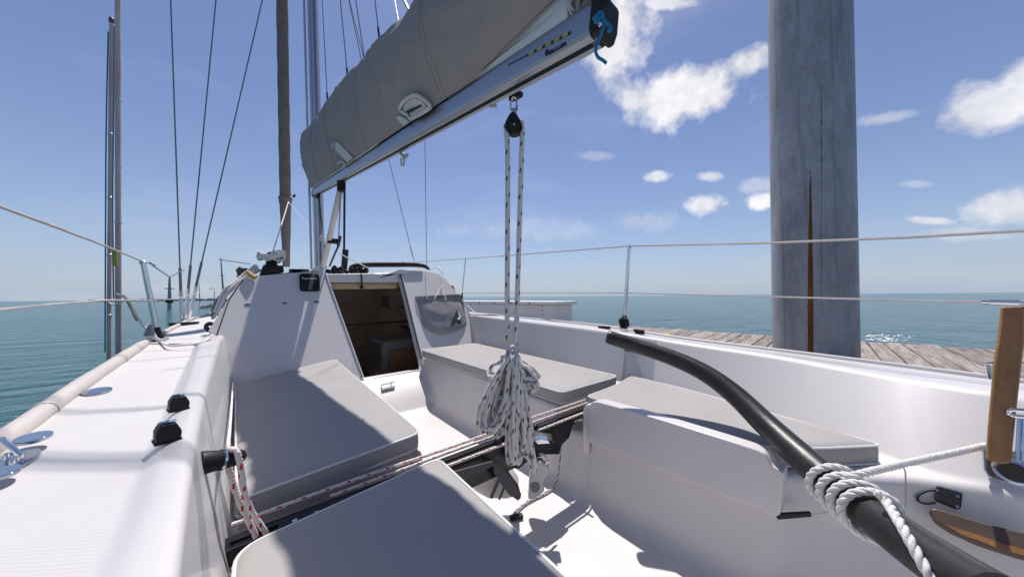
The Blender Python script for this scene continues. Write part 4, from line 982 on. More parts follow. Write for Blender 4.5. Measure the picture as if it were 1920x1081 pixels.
cpt = ray(964,236)*(zs-.016)
MB().lathe(cpt, cpt-fwdh*.01, [(0,.019),(.003,.018),(.005,.008),(.007,.003)], 24).build('sheave_hub', M['black'], blk)
MB().lathe(cpt-fwdh*.006, cpt-fwdh*.012, [(0,.0035),(.003,.003)], 10).build('axle', M['steel'], blk)
RP = .0078
MB().tube(spline([ray(948,235)*zs, ray(949.5,245)*zs, ray(952,300)*zs, ray(951.5,450)*zs, ray(951,600)*(zs+.01), ray(953,668)*(zs+.02)], 8), RP, 12).build('rope_fall', M['sheet'], ms)
MB().tube(spline([ray(977.5,228)*zs, ray(979,245)*zs, ray(977.5,300)*zs, ray(973,450)*(zs), ray(968.5,600)*(zs+.01), ray(964,672)*(zs+.02)], 8), RP, 12, v0=.013).build('rope_fall', M['sheet'], ms)
# gathered coil of the sheet's tail
coil = MB(); zc = zs+.02; rr = .0066
def loopc(p_top, p_bot, w, dz, tw, r=rr, v=0, sag=.5):
    (xa, ya), (xb, yb) = p_top, p_bot; pts = []
    L = math.hypot(xb-xa, yb-ya); ux, uy = (xb-xa)/L, (yb-ya)/L; nx, ny = -uy, ux
    for k in range(14):
        t = 2*math.pi*k/14; al = (1-math.cos(t))/2; sd = math.sin(t)*w*(al**sag)
        jx, jy = random.uniform(-1.8,1.8), random.uniform(-1.8,1.8)
        pts.append(ray(xa+ux*L*al+nx*sd+jx, ya+uy*L*al+ny*sd+jy)*(zc+dz+tw*math.sin(t)))
    coil.tube(spline(pts, 5, True), r, 9, closed=True, v0=v)
random.seed(3)
for k in range(15):
    loopc((957+random.uniform(-4,5), 664+random.uniform(-6,8)), (902+k*4.6+random.uniform(-3,3), 812-(k-5)**2*.25+random.uniform(-12,14)), random.uniform(10,26), random.uniform(-.05,.03), random.uniform(-.03,.03), v=random.random())
for k in range(9):
    loopc((966+random.uniform(-4,5), 668+random.uniform(-6,10)), (955+k*5+random.uniform(-3,3), 850+random.uniform(-16,20)), random.uniform(6,13), random.uniform(-.06,.0), random.uniform(-.02,.02), v=random.random())
for k in range(9):
    loopc((966+random.uniform(-3,5), 670+random.uniform(-5,8)), (1000+random.uniform(-12,8), 715+random.uniform(-16,22)), random.uniform(8,15), random.uniform(-.03,.05), random.uniform(-.03,.03), v=random.random())
loopc((950,672),(917,705),12,.03,.02); loopc((955,740),(905,800),26,-.05,.02); loopc((985,720),(995,735),12,-.02,.02)
# wraps round the neck
for k in range(5):
    y_ = 668+k*5; coil.tube(spline([ray(951+3*math.cos(t)*0+(9*math.cos(t)), y_+2*math.sin(t)+k)*(zc+.028*math.sin(t)) for t in [2*math.pi*q/8 for q in range(8)]],4,True), rr, 9, closed=True)
coil.tube(spline([ray(962,650)*(zc-.03), ray(955,658)*(zc-.03), ray(957,690)*(zc-.045), ray(968,760)*(zc-.05), ray(962,700)*(zc-.04), ray(968,656)*(zc-.035)],6,True), rr, 9, closed=True)
coil.tube(spline([ray(990,800)*(zc-.06), ray(1000,850)*(zc-.06), ray(1004,875)*(zc-.05), ray(1000,880)*(zc-.04), ray(988,850)*(zc-.05)],6), rr, 9)
coil.build('rope_coil', M['sheet'], label='gathered coil of white rope with black flecks hanging over the traveller', cat='rope coil')
random.seed(11)
# lower sheet block beneath the coil
lb = empty('lower_sheet_block', V(*onh(968,870,.55)), label='black lower mainsheet block hanging on the traveller under the rope coil', cat='pulley')
MB().prism([ray(x_,y_)*1.02 for x_,y_ in ((958,848),(972,845),(984,858),(983,872),(972,880),(962,878),(957,866))], fwdh*.03).build('block_body', M['black'], lb, bevel=.006, seg=3)
MB().lathe(ray(971,866)*1.016, ray(971,866)*1.0, [(0,.011),(.004,.009)], 16).build('sheave', M['steel'], lb)
MB().tube([V(.70,.86,-.46), ray(970,850)*1.035], .004, 6).build('shackle', M['steel'], lb)
cc_ = empty('swivel_cam_cleat', V(*ray(1018,835))*1.05, label='black swivelling cam cleat with a bright cap beside the rope coil', cat='cleat')
MB().prism([ray(x_,y_)*1.06 for x_,y_ in ((992,828),(1010,822),(1038,827),(1038,842),(1020,845),(998,842))], fwdh*.04+V(0,0,.01)).build('body', M['black'], cc_, bevel=.006, seg=3)
MB().prism([ray(x_,y_)*1.04 for x_,y_ in ((1002,826),(1014,821),(1028,825),(1032,831),(1008,833))], fwdh*.03).build('cap', M['steel'], cc_, bevel=.003)
MB().tube(spline([ray(x_,y_)*1.06 for x_,y_ in ((1010,850),(1020,852),(1027,862),(1020,870),(1010,862))],4), .003, 6).build('wire_loop', M['steel'], cc_)
# milky vinyl sheet bag with dark straps, below the traveller
def bagm(pxs, name, mt, z0b, th, prnt, **k): return MB().prism([ray(x_,y_)*z0b for x_,y_ in pxs], fwdh*th).build(name, mt, prnt, bevel=min(.02,th*.3), seg=3, **k)
sbg = empty('sheet_bag', V(*ray(930,930))*1.1, label='milky vinyl sheet bag with dark straps slung under the traveller', cat='bag')
bagm([(862,895),(880,878),(925,868),(950,885),(972,918),(975,932),(950,939),(915,938),(890,925)], 'pocket', M['clear'], 1.08, .10, sbg)
MB().tube(spline([ray(x_,y_)*1.06 for x_,y_ in ((938,876),(936,895),(928,915),(921,932))],5), .006, 6).build('strap', M['greydk'], sbg)
MB().tube(spline([ray(x_,y_)*1.06 for x_,y_ in ((944,874),(946,895),(944,915),(936,935))],5), .004, 6).build('strap', M['greydk'], sbg)
MB().prism([ray(x_,y_)*1.05 for x_,y_ in ((940,872),(952,882),(972,910),(977,928),(972,938),(960,930),(950,905))], fwdh*.004).build('strap', M['greydk'], sbg, smooth=False)
MB().box(ray(916,885)*1.05, (.035,.006,.02), (rth, fwdh, V(0,0,1))).build('buckle', M['greydk'], sbg, bevel=.002)
flp = empty('hanging_plate', V(*ray(1010,930))*1.12, label='pale grey rounded plate hanging behind the lower sheet block', cat='plate')
bagm([(996,868),(1015,862),(1030,876),(1028,890),(1018,903),(1022,922),(1002,938),(990,938),(992,905)], 'plate', M['clear'], 1.12, .03, flp)
MB().lathe(ray(1003,912)*1.115, ray(1003,912)*1.10, [(0,.018),(.004,.016),(.0045,.011)], 20).build('eye', M['grey'], flp)

# lines
def rope(name, P, r, mt, lab, n=8, k=6, cat='line', v0=0, group=None): return MB().tube(spline(P, k), r, n, v0=v0).build(name, M[mt], label=lab, cat=cat, group=group)
rope('control_line', [V(-.04,ty+.034,-.478), V(.2,ty+.036,-.474), V(.5,ty+.034,-.476), V(.8,ty+.036,-.473), V(1.16,ty+.034,-.475)], .0048, 'redrope', 'red flecked control line along the forward edge of the traveller')
rope('control_line', [V(.14,ty+.021,-.486), V(.5,ty+.024,-.484), V(.8,ty+.022,-.485), V(1.16,ty+.022,-.485)], .0045, 'redrope', 'red flecked control line beside the traveller track')
rope('control_line', [V(.16,ty-.030,-.492), V(.5,ty-.033,-.491), V(.66,ty-.031,-.493)], .0045, 'redrope', 'red flecked control line aft of the traveller, port half')
rope('control_line', [V(.76,ty-.030,-.492), V(1.0,ty-.033,-.490), V(1.06,ty-.030,-.492)], .0045, 'redrope', 'red flecked control line aft of the traveller, starboard half')
rope('floor_line', [V(1.02,.80,-.50), onx(1052,800,1.0), onx(1050,860,.98), onx(1042,905,.965), onh(1020,925,.792), onh(990,940,.792), onh(970,955,.79), onh(962,965,.79)], .0045, 'darkrope', 'thin dark flecked cord dropping from the traveller onto the cockpit floor')
rope('seat_back_line', [onx(1176,655,1.615), onx(1172,675,1.60), onx(1166,700,1.58), onx(1163,712,1.575)], .0042, 'darkrope', 'left of two flecked cords behind the tiller tip')
rope('seat_back_line', [onx(1184,655,1.615), onx(1183,680,1.60), onx(1180,706,1.58)], .0042, 'darkrope', 'right of two flecked cords behind the tiller tip')
MB().prism([onx(x_,y_,1.60) for x_,y_ in ((1173,652),(1195,655),(1190,658),(1178,657))], (-.03,0,0)).build('bungee_hook', M['black'], boat, bevel=.004)
b1 = rope('bungee_line', [ray(420,866)*.575, ray(422,850)*.57, ray(432,842)*.565, ray(445,849)*.565, ray(452,880)*.57, ray(457,915)*.58, ray(470,955)*.595, ray(489,984)*.61, ray(500,1000)*.62], .0052, 'redrope', 'outer fall of red flecked cord looped over the port fairlead', n=10)
b2 = rope('bungee_line', [ray(424,864)*.575, ray(430,880)*.58, ray(440,915)*.585, ray(452,945)*.59, ray(463,970)*.60, ray(474,992)*.61, ray(480,1005)*.615], .0052, 'redrope', 'inner fall of red flecked cord below the port fairlead', n=10)
rope('seat_edge_cord', [ray(437,718)*1.60, ray(432,790)*.98, ray(428,835)*.72, ray(431,852)*.62], .0035, 'ropewhite', 'thin white elastic cord along the port seat back')
# port side deck lines
rope('jib_sheet', [onh(285,628,.22), onh(310,645,.225), onh(340,647,.226), onh(380,640,.22), onh(398,628,.2)], .006, 'ropewhite', 'white jib sheet lying on the port side deck')
rope('lifeline_lashing', [ony(283,626,2.6), ony(262,600,2.65), ony(240,565,2.7), ony(232,555,2.7), ony(221,552,2.7)], .006, 'ropewhite', 'white lashing rising from the port stanchion foot')
rope('yellow_lashing', [ony(218,551,2.75), ony(232,556,2.72), ony(238,563,2.7), ony(247,580,2.68), ony(257,601,2.66)], .006, 'tan', 'yellow and black cord hanging beside the port poles')
random.seed(5)
for k in range(9):
    o1, o2 = random.uniform(-6,8), random.uniform(-5,9)
    P = [ony(397+o1*.6+k, 598-k*1.5, 2.8), ony(402+k*3+o1, 575-k*4, 2.82), ony(425+k*2+o2, 545-k*2, 2.86), ony(452+k+o1, 525-k*1.2, 2.9), ony(480+o2, 508-k*1.5, 2.93)]
    o = MB().tube(spline(P, 5), .0075, 7).build('hanging_rope', M['ropewhite'] if k%3 else M['wire'])
    tag(o, 'one of the pale ropes tangled down the port cabin shoulder' if k%3 else 'one of the darker grey ropes tangled down the port cabin shoulder', 'rope', 'tangled ropes on the port cabin shoulder')
wr = MB()
for k in range(9):
    t0 = random.uniform(0,6); rr_ = random.uniform(.05,.085)
    wr.tube(spline([wc+V(rr_*math.cos(t0+t), rr_*math.sin(t0+t), .07+.025*math.sin(t*1.5+k)+random.uniform(-.01,.03)) for t in [2*math.pi*q/9 for q in range(9)]],4,True), .0065, 7, closed=True)
wr.build('winch_rope', M['ropewhite'], label='pale rope wound round the black winch on the cabin top', cat='rope')

# ------------------------------------------------------------------ cushions
def round_poly(pts, rs, K=7):
    out = []; n = len(pts)
    for i in range(n):
        p = np.array(pts[i], float); a = np.array(pts[i-1], float)-p; b = np.array(pts[(i+1)%n], float)-p
        la, lb = np.linalg.norm(a), np.linalg.norm(b); r = min(rs[i], la*.45, lb*.45); A = p+a/la*r; B = p+b/lb*r
        for k in range(K): t = k/(K-1); out.append((1-t)**2*A+2*t*(1-t)*p+t*t*B)
    dens = []
    for i in range(len(out)):
        a, b = out[i], out[(i+1)%len(out)]; m_ = max(1, int(np.linalg.norm(b-a)/.03))
        dens += [a+(b-a)*k/m_ for k in range(m_)]
    return dens
def cushion(pts, rs, zf, th, label, name='seat_cushion'):
    c2 = sum(np.array(p, float) for p in pts)/len(pts)
    e = empty(name, V(c2[0], c2[1], zf(*c2)-th), label=label, cat='cushion', group='grey cushions on the cockpit seats')
    O = round_poly(pts, rs); n = len(O); c = sum(O)/n
    nrm = []
    for i in range(n):
        t = O[(i+1)%n]-O[i-1]; q = np.array((t[1], -t[0])); q /= np.linalg.norm(q)+1e-9; nrm.append(q if q@(O[i]-c) > 0 else -q)
    def ring(off, dz, wob=0): return [V(*(O[i]+nrm[i]*(off+wob*nz((O[i][0]*9,O[i][1]*9,dz*20)))), zf(*O[i])+dz) for i in range(n)]
    rows_ = [ring(-.01,-th), ring(-.002,-th+.002), ring(.001,-th*.75,.004), ring(.0015,-th*.5,.005), ring(.001,-th*.25,.003), ring(-.001,-.004), ring(-.006,0)]
    for k, (f, dz) in enumerate(((.94,.0015),(.86,.003),(.7,.0045),(.5,.005),(.3,.0055),(.12,.0055))):
        rows_.append([V(*(c+(O[i]-c)*f), zf(*(c+(O[i]-c)*f))+dz+.004*nz((O[i][0]*5*f,O[i][1]*5*f,k))) for i in range(n)])
    b = MB().loft(rows_, close=True); k = len(b.v)-n; b.f.append(tuple(range(k, k+n))); b.uv.append([(0,0)]*n)
    b.f.append(tuple(range(n-1,-1,-1))); b.uv.append([(0,0)]*n)
    body = b.build('pad', M['cush'], e, ang=60)
    MB().tube(ring(.0,-.003), .0034, 7, closed=True).build('piping', M['piping'], e, label='upper piping')
    MB().tube(ring(.0,-th+.004), .0032, 7, closed=True).build('piping', M['piping'], e, label='lower piping')
    return e
def xy(px, py, h): p = onh(px, py, h); return (p[0], p[1])
def slope_port(x, y):
    out_ = np.interp(y, [.3,.93,2.46], [-.452,-.457,-.484]); t = (x+.06)/(.46); return out_+(-.422-out_)*min(1.05,max(-.1,t))
cushion([(-.10,2.41),(.412,2.435),(.398,.945),(-.035,.955)], [.02,.03,.035,.03], slope_port, .052, 'port cushion against the cabin bulkhead, mostly in the boom shadow')
cushion([(-.028,.765),(.372,.770),(.355,-.35),(-.02,-.35)], [.045,.03,.03,.03], slope_port, .052, 'port cushion nearest the camera, cut by the bottom of the photo')
def slope_stb(x, y): return -.421
cushion([(1.02,2.42),(1.53,2.41),(1.475,.93),(1.415,.915),(1.035,.925)], [.03,.03,.03,.15,.03], slope_stb, .056, 'starboard cushion beside the companionway behind the rope coil')
cushion([(1.075,.825),(1.30,.83),(1.515,.87),(1.50,.62),(1.352,.025),(1.20,.13),(1.095,.225)], [.03,.12,.03,.1,.02,.1,.06], slope_stb, .056, 'tapering starboard cushion crossed by the tiller')
# plain upholstered strip above the lower layer in the gap forward
MB().box((.18,.949,-.50), (.42,.006,.045)).build('seat_step', M['cush'], boat)

# ------------------------------------------------------------------ grey pouch on the starboard bulkhead
bag = empty('storage_pouch', onb(828,620,.0), label='grey fabric pouch hanging by cords on the starboard bulkhead', cat='pouch')
NU, NV = 25, 17
def bagpt(u, v):
    # outline in the photograph, on the bulkhead plane
    top = (778+u*84, 556-u*5); left = [(778,556),(786,590),(794,613)]; 
    yb = np.interp(u, [0,.15,.3,.5,.75,.9,1], [610,619,624,625.5,620,614,606])
    xl = 778+v**.9*15; xr = 862+v**.6*13
    yt = 556-u*5
    return xl+(xr-xl)*u, yt+(yb-yt)*v
back, front = [], []
for j in range(NV):
    v = j/(NV-1); rb_, rf_ = [], []
    for i in range(NU):
        u = i/(NU-1); p = onb(*bagpt(u, v), off=.004)
        blg = (math.sin(math.pi*u)**.55)*(1-.55*v**2.2)*(1 if v < .96 else .5)
        if v > .999: blg = .08*math.sin(math.pi*u)
        cr_ = .010*nz((u*5,v*4,1))+.007*nz((u*12+v*6,v*10,3))
        sagf = .05*math.sin(math.pi*min(1,u*1.0))*(1-v)*.0
        px_, py_ = bagpt(u, v); py_ += (1-v)*(3+13*u**1.1)
        p2 = onb(px_, py_, off=.006)
        rf_.append(p2+V(0,-1,.05)*(blg*(.075+cr_*.8))); rb_.append(p)
    back.append(rb_); front.append(rf_)
MB().loft(back, flip=True).build('back_panel', M['greydk'], bag)
MB().loft(front, flip=True).build('front_panel', M['grey'], bag, ang=70)
MB().tube([p+V(0,0,.001) for p in front[0]], .004, 6).build('hem', M['grey'], bag)
def on_front(px, py):
    d = ray(px,py); d = d/np.linalg.norm(d); best = min(((np.linalg.norm(p-d*(p@d)), p@d) for r in front for p in r)); return d*(best[1]-.006)
q = [on_front(*p_) for p_ in ((856,583),(859,604),(846,611))]
MB().prism([on_front(*p_) for p_ in ((857,580),(865,606),(844,611))], -bn*-.001).build('corner_patch', M['greydk'], bag, smooth=False)
MB().prism([p-0*bn for p in [on_front(*p_) for p_ in ((858,583),(865,592),(860,600),(857.5,597))]], bn*.0015).build('logo_mark', M['coverlt'], bag, smooth=False)
for q in ((833,592),(835,599)): 
    p = on_front(*q); MB().lathe(p, p+bn, [(0,.004),(.002,.003)], 8).build('snap', M['black'], bag)
MB().tube([onb(798,508,.012), onb(800,535,.012), onb(801,560,.03)], .0035, 5).build('cord', M['ropewhite'], bag)
MB().tube([onb(828,515,.012), onb(828,535,.012)], .004, 5).build('cord', M['ropewhite'], bag)
MB().tube([onb(828,535,.012), onb(813,562,.07)], .003, 5).build('cord', M['ropewhite'], bag)
MB().tube([onb(828,535,.012), onb(837,564,.07)], .003, 5).build('cord', M['ropewhite'], bag)
rope('shoulder_cord', [ony(803,507,2.93), ony(815,502,2.95), ony(824,505,2.95), ony(830,514,2.9), ony(827,508,2.9), ony(822,498,3.0)], .005, 'ropewhite', 'white cord looping over the top of the starboard bulkhead')
rope('shoulder_cord', [onb(868,562,.01), onb(876,572,.01), ony(886,582,2.6), ony(893,590,2.5), ony(884,588,2.55)], .005, 'ropewhite', 'white cord slanting down the starboard cabin shoulder')

# ------------------------------------------------------------------ lifelines and stanchions
def stanch(q0, q1, X0=None, X1=None, Y0=None, Y1=None, r=.011, lab='', base='black'):
    a = onx(*q0, X0) if X0 else ony(*q0, Y0); b = onx(*q1, X1) if X1 else ony(*q1, Y1)
    d = (b-a)/np.linalg.norm(b-a)
    o = MB().tube([a, b], [r*1.05, r*.9], 12).build('stanchion', M['steel'], boat, label=lab)
    MB().lathe(a-d*.03, a+d*.05, [(0,r*2.2),(.02,r*1.9),(.06,r*1.35),(.08,r*1.3)], 12).build('socket', M[base], o)
    MB().lathe(b-d*.01, b+d*.01, [(0,r*1.1),(.012,r*1.2),(.02,r*.6)], 12).build('cap', M['steel'], o)
    return a, b, o
a, b, st = stanch((1170,606),(1180,462), 1.78, 1.80, lab='near starboard stanchion')
MB().tube(spline([onx(1165,610,1.75), onx(1163,600,1.75), onx(1170,597,1.75), onx(1176,601,1.75), onx(1177,612,1.75)],4), .010, 8).build('snap_hook', M['black'], st)
MB().prism([onx(x_,y_,1.72) for x_,y_ in ((1186,617),(1204,619),(1205,627),(1190,624))], (.03,0,0)).build('deck_clip', M['black'], boat, bevel=.004)
MB().prism([onx(x_,y_,1.70) for x_,y_ in ((1121,610.5),(1139,612),(1138,618),(1120,616.5))], (.04,0,0)).build('deck_clip', M['black'], boat, bevel=.004)
stanch((866,556),(873,485), Y0=3.6, Y1=3.6, r=.008, lab='far starboard stanchion')
a, b, st = stanch((296,630),(268,491), Y0=2.52, Y1=2.5, r=.012, lab='port stanchion leaning outboard')
MB().tube(spline([ony(x_,y_,2.45) for x_,y_ in ((278,632),(281,620),(287,626),(292,634),(302,638),(317,633))],4), .009, 7).build('lashing', M['ropewhite'], st)
MB().lathe(ony(280,629,2.45), ony(282,614,2.45), [(0,.022),(.02,.018),(.05,.010),(.06,.004)], 12).build('fairlead', M['wire'], st)
def life(P, r, lab, mt='rail', n=6): return MB().tube(P, r, n).build('lifeline', M[mt], label=lab, cat='lifeline')
l1 = life([ony(780,491,4.3), ony(873,485,3.6), onx(1180,461,1.8), onx(1450,455,1.77), onx(1700,445,1.74), onx(1960,430,1.72)], .0052, 'upper starboard lifeline running across the piling', 'rail')
MB().lathe(onx(1209,457,1.8), onx(1209,464,1.8), [(0,.004),(.004,.009),(.012,.009),(.016,.004)], 10).build('stopper_bead', M['steel'], l1)
l2 = life([ony(868,549,3.6), onx(1175,549,1.79), onx(1450,556,1.76), onx(1600,560,1.74), onx(1845,566,1.72)], .0042, 'lower starboard lifeline crossing the piling', 'rail')
tb = MB().tube([onx(1840,566,1.72), onx(1860,566.3,1.72)], .006, 8); tb.tube([onx(1858,566,1.72), onx(1912,567.5,1.71)], .009, 10); tb.tube([onx(1908,567.5,1.71), onx(1960,569,1.7)], .006, 8)
tb.build('turnbuckle', M['steel'], l2)
life([onx(-40,372,-.46), onx(0,387,-.46), onx(95,422,-.46), onx(185,456,-.46), ony(268,490,2.5), ony(292,497,2.9)], .0038, 'upper port lifeline sloping down to the leaning stanchion', 'rail')
life([ony(281,492,2.65), ony(290,500,2.8), ony(318,519,3.4), ony(345,506,4.0)], .004, 'port lifeline forward of the leaning stanchion', 'wire')
life([onx(-40,584,-.42), onx(0,580,-.42), onx(100,570,-.43), onx(200,562,-.45), ony(280,563,2.5), ony(330,560,3.4), ony(400,540,4.6)], .0034, 'lower port lifeline just above the horizon', 'rail')
life([ony(0+410,486,8), ony(470,495,8)], .008, 'thin far lifeline left of the cabin', 'wire')

# ------------------------------------------------------------------ slim poles standing just outside the port rail
def pole(q0, q1, z, r, lab, capped=False):
    a = ray(*q0)*z; b = ray(*q1)*z; d = (b-a)/np.linalg.norm(b-a)
    t = (-EYE-.6-a[2])/d[2]; lo = a+d*t; hi = b if capped else b+d*3
    e = empty('mooring_pole', lo, label=lab, cat='pole', group='slim poles beyond the port rail')
    L = np.linalg.norm(hi-lo); n = 24
    MB().tube([lo+d*L*k/n for k in range(n+1)], [r*(1+.03*math.sin(k*2.1)) for k in range(n+1)], 14).build('shaft', M['polewrap'], e)
    return e, a, b, d
M['polewrap'] = mat('weathered_alloy', (.62,.52,.50), .55, metal=.1, nscale=9, namt=.4, stretch=(1,1,.3), bump=.15)
e1, a, b, d1 = pole((222,655),(221,0), 2.9, .0195, 'taller and right of two slim weathered poles beyond the port rail')
for t in (.36,.52,.71): p = a+(b-a)*t; MB().lathe(p, p+d1, [(0,.0195),(.004,.023),(.025,.0225),(.03,.0195)], 16).build('band', M['alu'], e1)
e2, a2, b2, d2 = pole((204,668),(209,40), 2.95, .0145, 'shorter left pole with a dark cap beyond the port rail', True)
MB().lathe(b2-d2*.02, b2+d2*.05, [(0,.015),(.03,.02),(.05,.014),(.06,.006)], 14).build('cap', M['wooddk'], e2)
for t in (.12,.3,.47,.66): p = a2+(b2-a2)*t; MB().lathe(p, p+d2, [(0,.0145),(.004,.019),(.018,.0185),(.022,.0145)], 14).build('band', M['alu'], e2)
rope('pole_line', [ray(197,660)*2.95, ray(198,420)*2.95, ray(199,250)*2.95, ray(203,60)*2.95], .005, 'blue', 'thin blue line down the outer side of the shorter pole')
rope('pole_line', [ray(213,560)*2.93, ray(211,380)*2.93, ray(213,200)*2.93, ray(214,50)*2.93], .006, 'wire', 'dark line running between the two slim poles')
rope('pole_line', [ray(200,562)*2.85, ray(210,570)*2.8, ray(225,568)*2.8, ray(232,560)*2.8], .005, 'ropewhite', 'pale lashing tying the two slim poles together')
MB().tube(spline([ray(217,470)*2.86, ray(216,485)*2.86, ray(218,498)*2.86], 3), .014, 6).build('yellow_tag', mat('yellow_green_tape', (.3,.38,.05), .6), label='small yellow green tape flag on the right pole', cat='tag')

# ------------------------------------------------------------------ tiller with its lashing
tp = [(1143,632,1.22),(1200,650,1.18),(1262,671,1.12),(1320,698,1.05),(1376,738,.97),(1437,796,.87),(1502,856,.765),(1570,914,.67),(1640,968,.585),(1715,1024,.51),(1795,1078,.45),(1880,1132,.40)]
TP = [ray(x_,y_)*z_ for x_,y_,z_ in tp]
tpath = spline(TP, 10); nT = len(tpath)
trad = [np.interp(k/(nT-1), [0,.25,.55,1], [.0265,.029,.034,.036]) for k in range(nT)]
til = empty('tiller', TP[-1], label='thick curved black tiller reaching forward over the starboard seat', cat='tiller')
d0 = (tpath[0]-tpath[1]); d0 /= np.linalg.norm(d0)
tb_ = MB().tube([tpath[0]+d0*.012]+[tpath[0]+d0*.006]+tpath, [trad[0]*.8, trad[0]*.95]+trad, 24).build('tiller_arm', mat('worn_black_rubber', (.010,.010,.010), .4, nscale=14, col2=(.026,.022,.02), bump=.12, bscale=30, stretch=(1,1,1)), til)
lash = empty('tiller_rope', tpath[int(nT*.66)], label='white twisted rope wound four turns round the tiller', cat='rope')
def twisted(path, R, pitch, name, parent, n=9, ns=3, label=None):
    P = [np.array(p,float) for p in path]; T = [(P[min(i+1,len(P)-1)]-P[max(i-1,0)]) for i in range(len(P))]; T = [t/(np.linalg.norm(t)+1e-9) for t in T]
    nrm = np.cross(T[0], V(0,0,1)); nrm /= np.linalg.norm(nrm)+1e-9; fr = []; L = 0; out = [[] for _ in range(ns)]
    for i in range(len(P)):
        nrm = nrm-T[i]*(nrm@T[i]); nrm /= np.linalg.norm(nrm)+1e-9; bi = np.cross(T[i], nrm)
        if i: L += np.linalg.norm(P[i]-P[i-1])
        for s in range(ns):
            a = 2*math.pi*(L/pitch+s/ns); out[s].append(P[i]+(nrm*math.cos(a)+bi*math.sin(a))*R*.52)
    b = MB()
    for s in range(ns): b.tube(out[s], R*.56, n)
    return b.build(name, M['strand'], parent, label=label)
def dense(P, step):
    out = [P[0]]
    for i in range(1, len(P)):
        L = np.linalg.norm(P[i]-P[i-1]); k = max(1, int(L/step)); out += [P[i-1]+(P[i]-P[i-1])*j/k for j in range(1, k+1)]
    return out
# helix round the tiller
i0, i1 = int(nT*.615), int(nT*.735); wraps = 4.0; hel = []; RR_ = .0071
def tpoint(f): k = f*(nT-1); i = min(nT-2, int(k)); return tpath[i]+(tpath[i+1]-tpath[i])*(k-i)
f0, f1 = .612, .738
for k in range(int(wraps*28)+1):
    t = k/(wraps*28); f = f0+(f1-f0)*t; c = tpoint(f); ax = tpoint(f+.01)-tpoint(f-.01); ax /= np.linalg.norm(ax)
    n1 = np.cross(ax, V(0,0,1)); n1 /= np.linalg.norm(n1); n2 = np.cross(ax, n1)
    a = 2*math.pi*(t*wraps)+2.6; rad = np.interp(f,[0,1],[.0265,.036])+.004+RR_
    skew = -.012*math.cos(a-.6)
    hel.append(c+(n1*math.cos(a)+n2*math.sin(a))*rad+ax*skew)
start = hel[0]; end = hel[-1]
up_pts = spline([ray(1990,806)*.86, ray(1920,819)*.82, ray(1800,846)*.745, ray(1690,870)*.675, ray(1622,886)*.63, ray(1585,897)*.64, hel[4]], 20)
twisted(dense(up_pts[:-1]+hel[4:], .004), RR_, .045, 'lashing', lash)
dn = spline([ray(1648,925)*.555, ray(1662,940)*.545, ray(1690,985)*.50, ray(1718,1035)*.47, ray(1745,1082)*.45, ray(1790,1160)*.43], 16)
twisted(dense(dn, .003), RR_, .045, 'rope_tail', lash)
twisted(dense(spline([hel[-1], (hel[-1]+dn[0])/2+V(0,0,.02), dn[0], dn[6]],10), .004), RR_*.95, .045, 'rope_hitch', lash)

# ------------------------------------------------------------------ fittings at the right edge
wp = empty('wooden_post', onx(1880,868,1.33), label='varnished brown wooden post standing against the starboard coaming', cat='post')
A = [onx(1877,575,1.44), onx(1923,573,1.44), onx(1921,640,1.42), onx(1905,780,1.36), onx(1896,868,1.325), onx(1878,871,1.325), onx(1848,862,1.325), onx(1852,800,1.345), onx(1862,690,1.385), onx(1872,620,1.42)]
MB().prism(A, (.03,-.003,.0)).build('board', M['wood'], wp, bevel=.005, seg=3)
MB().prism([onx(x_,y_,1.375) for x_,y_ in ((1880,768),(1905,773),(1903,791),(1880,785))], (-.003,0,0)).build('bracket_plate', M['gelgrey'], wp, bevel=.001)
MB().tube(spline([onx(x_,y_,1.36) for x_,y_ in ((1960,782),(1910,780),(1894,776),(1891,771),(1900,768),(1960,772))],5), .0045, 8).build('steel_bar', M['steel'], wp)
MB().tube([onx(1912,784,1.36), onx(1908,865,1.33)], .0035, 8).build('steel_leg', M['steel'], wp)
MB().tube([onx(1922,784,1.36), onx(1920,865,1.33)], .0035, 8).build('steel_leg', M['steel'], wp)
MB().tube(spline([onx(x_,y_,1.55) for x_,y_ in ((1858,710),(1853,690),(1852,682),(1858,681),(1866,682))],4), .005, 8).build('steel_eye', M['steel'], boat)
def wall(px, py, off=0.0):
    d = ray(px, py); best = None
    a, b, c = V(1.52,-.05,-.25), V(1.35,-.05,-.46), V(1.40,-.5,-.45)
    n = np.cross(b-a, c-a); n /= np.linalg.norm(n); n = n if n[0] < 0 else -n
    t = (n@(a+n*off))/(n@d); return d*t, n
pad = [wall(x_, y_, .014)[0] for x_, y_ in ((1846,846),(1848,880),(1856,893),(1880,902),(1960,926),(1960,846))]; n_ = wall(1880,880)[1]
pp = MB().prism(pad, n_*.005).build('step_pad', M['pad_reflect'], boat, bevel=.002, label='polished steel pad beneath the wooden post')
MB().tube(pad, .0035, 6).build('pad_rim', M['steel'], pp)
q, _ = wall(1901,884,.020); MB().lathe(q, q+n_, [(0,.028),(.003,.03),(.006,.026),(.0061,.022)], 24).build('drain_ring', M['steel'], pp)
q, _ = wall(1901,884,.0265); MB().lathe(q, q+n_, [(0,.022),(.001,.021)], 24).build('drain_hole', M['black'], pp)
clip = empty('winch_handle_clip', wall(1770,935)[0], label='black plastic clip with a wire loop on the coaming face', cat='clip')
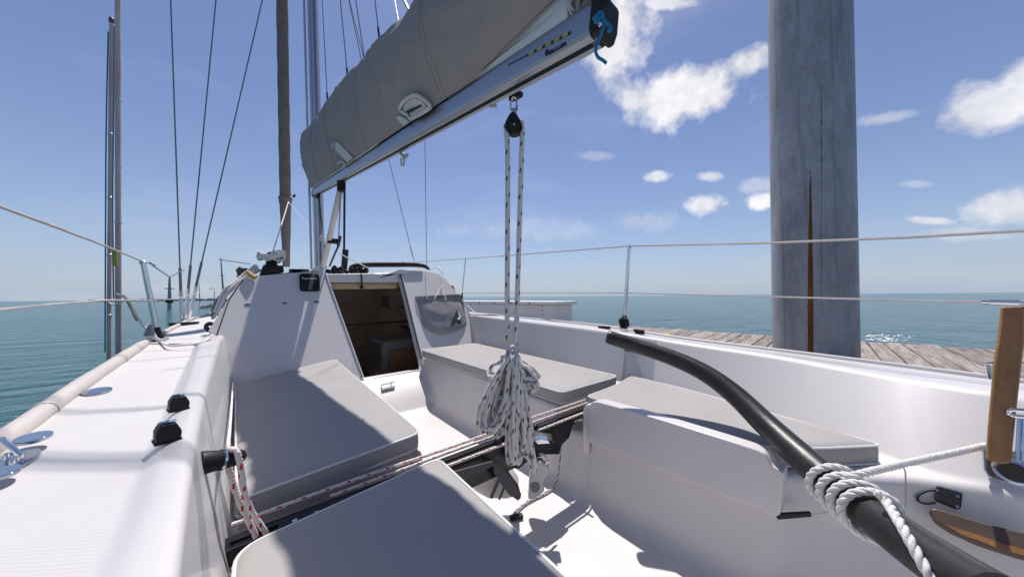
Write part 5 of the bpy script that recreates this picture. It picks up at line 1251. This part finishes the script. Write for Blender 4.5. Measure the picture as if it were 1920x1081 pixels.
q = [wall(x_, y_, .002)[0] for x_, y_ in ((1754,912),(1762,914),(1801,925),(1803,930),(1800,955),(1790,954),(1752,939))]
cb_ = MB().prism(q, n_*.014).build('clip_body', M['black'], clip, bevel=.003)
for x_, y_ in ((1758,919),(1796,930),(1795,949)):
    s_, _ = wall(x_, y_, .0165); MB().lathe(s_, s_+n_, [(0,.003),(.001,.0025)], 10).build('screw', M['steel'], cb_)
MB().tube(spline([wall(x_, y_, .012)[0] for x_, y_ in ((1756,917),(1735,920),(1721,929),(1722,938),(1735,943),(1754,941))],5), .0028, 8).build('wire_loop', M['black'], clip)
strip_ = [(1739,958),(1750,957),(1800,972),(1860,990),(1960,1012),(1960,1062),(1900,1046),(1830,1023),(1780,1000),(1752,982)]
q = [wall(x_, y_, .002)[0] for x_, y_ in strip_]
ws = MB().prism(q, n_*.03).build('wooden_foot_strip', M['wooddk'], boat, bevel=.006, seg=3, label='dark varnished wooden foot strip on the coaming face')
q = [wall(x_, y_, .034)[0] for x_, y_ in ((1772,982),(1800,991),(1880,1018),(1960,1040),(1960,1052),(1880,1030),(1800,1000))]
MB().prism(q, n_*.002).build('varnished_edge', M['wood'], ws, smooth=False)
# small black fitting on the cockpit floor edge
MB().box(onh(968,968,.79), (.05,.02,.012), (V(.9,-.4,0),V(.4,.9,0),V(0,0,1))).build('floor_clip', M['black'], label='tiny black clip lying on the cockpit floor by the cushion', cat='clip', bevel=.003)

# broken water behind the piling
random.seed(21); fm = MB()
for k in range(70):
    c = onh(1625+random.random()**1.5*85, 626+random.random()*13, EYE-.004); L_, W_ = random.uniform(.03,.16), random.uniform(.015,.05); a0 = random.uniform(-.5,.3); n = 9
    fm.add([c+V(math.cos(a0),math.sin(a0),0)*L_*math.cos(2*math.pi*j/n)*random.uniform(.6,1.2)+V(-math.sin(a0),math.cos(a0),0)*W_*math.sin(2*math.pi*j/n)*random.uniform(.6,1.2) for j in range(n)], [tuple(range(n))])
fm.build('foam', mat('sea_foam', (.7,.74,.75), .7), kind='stuff', smooth=False)
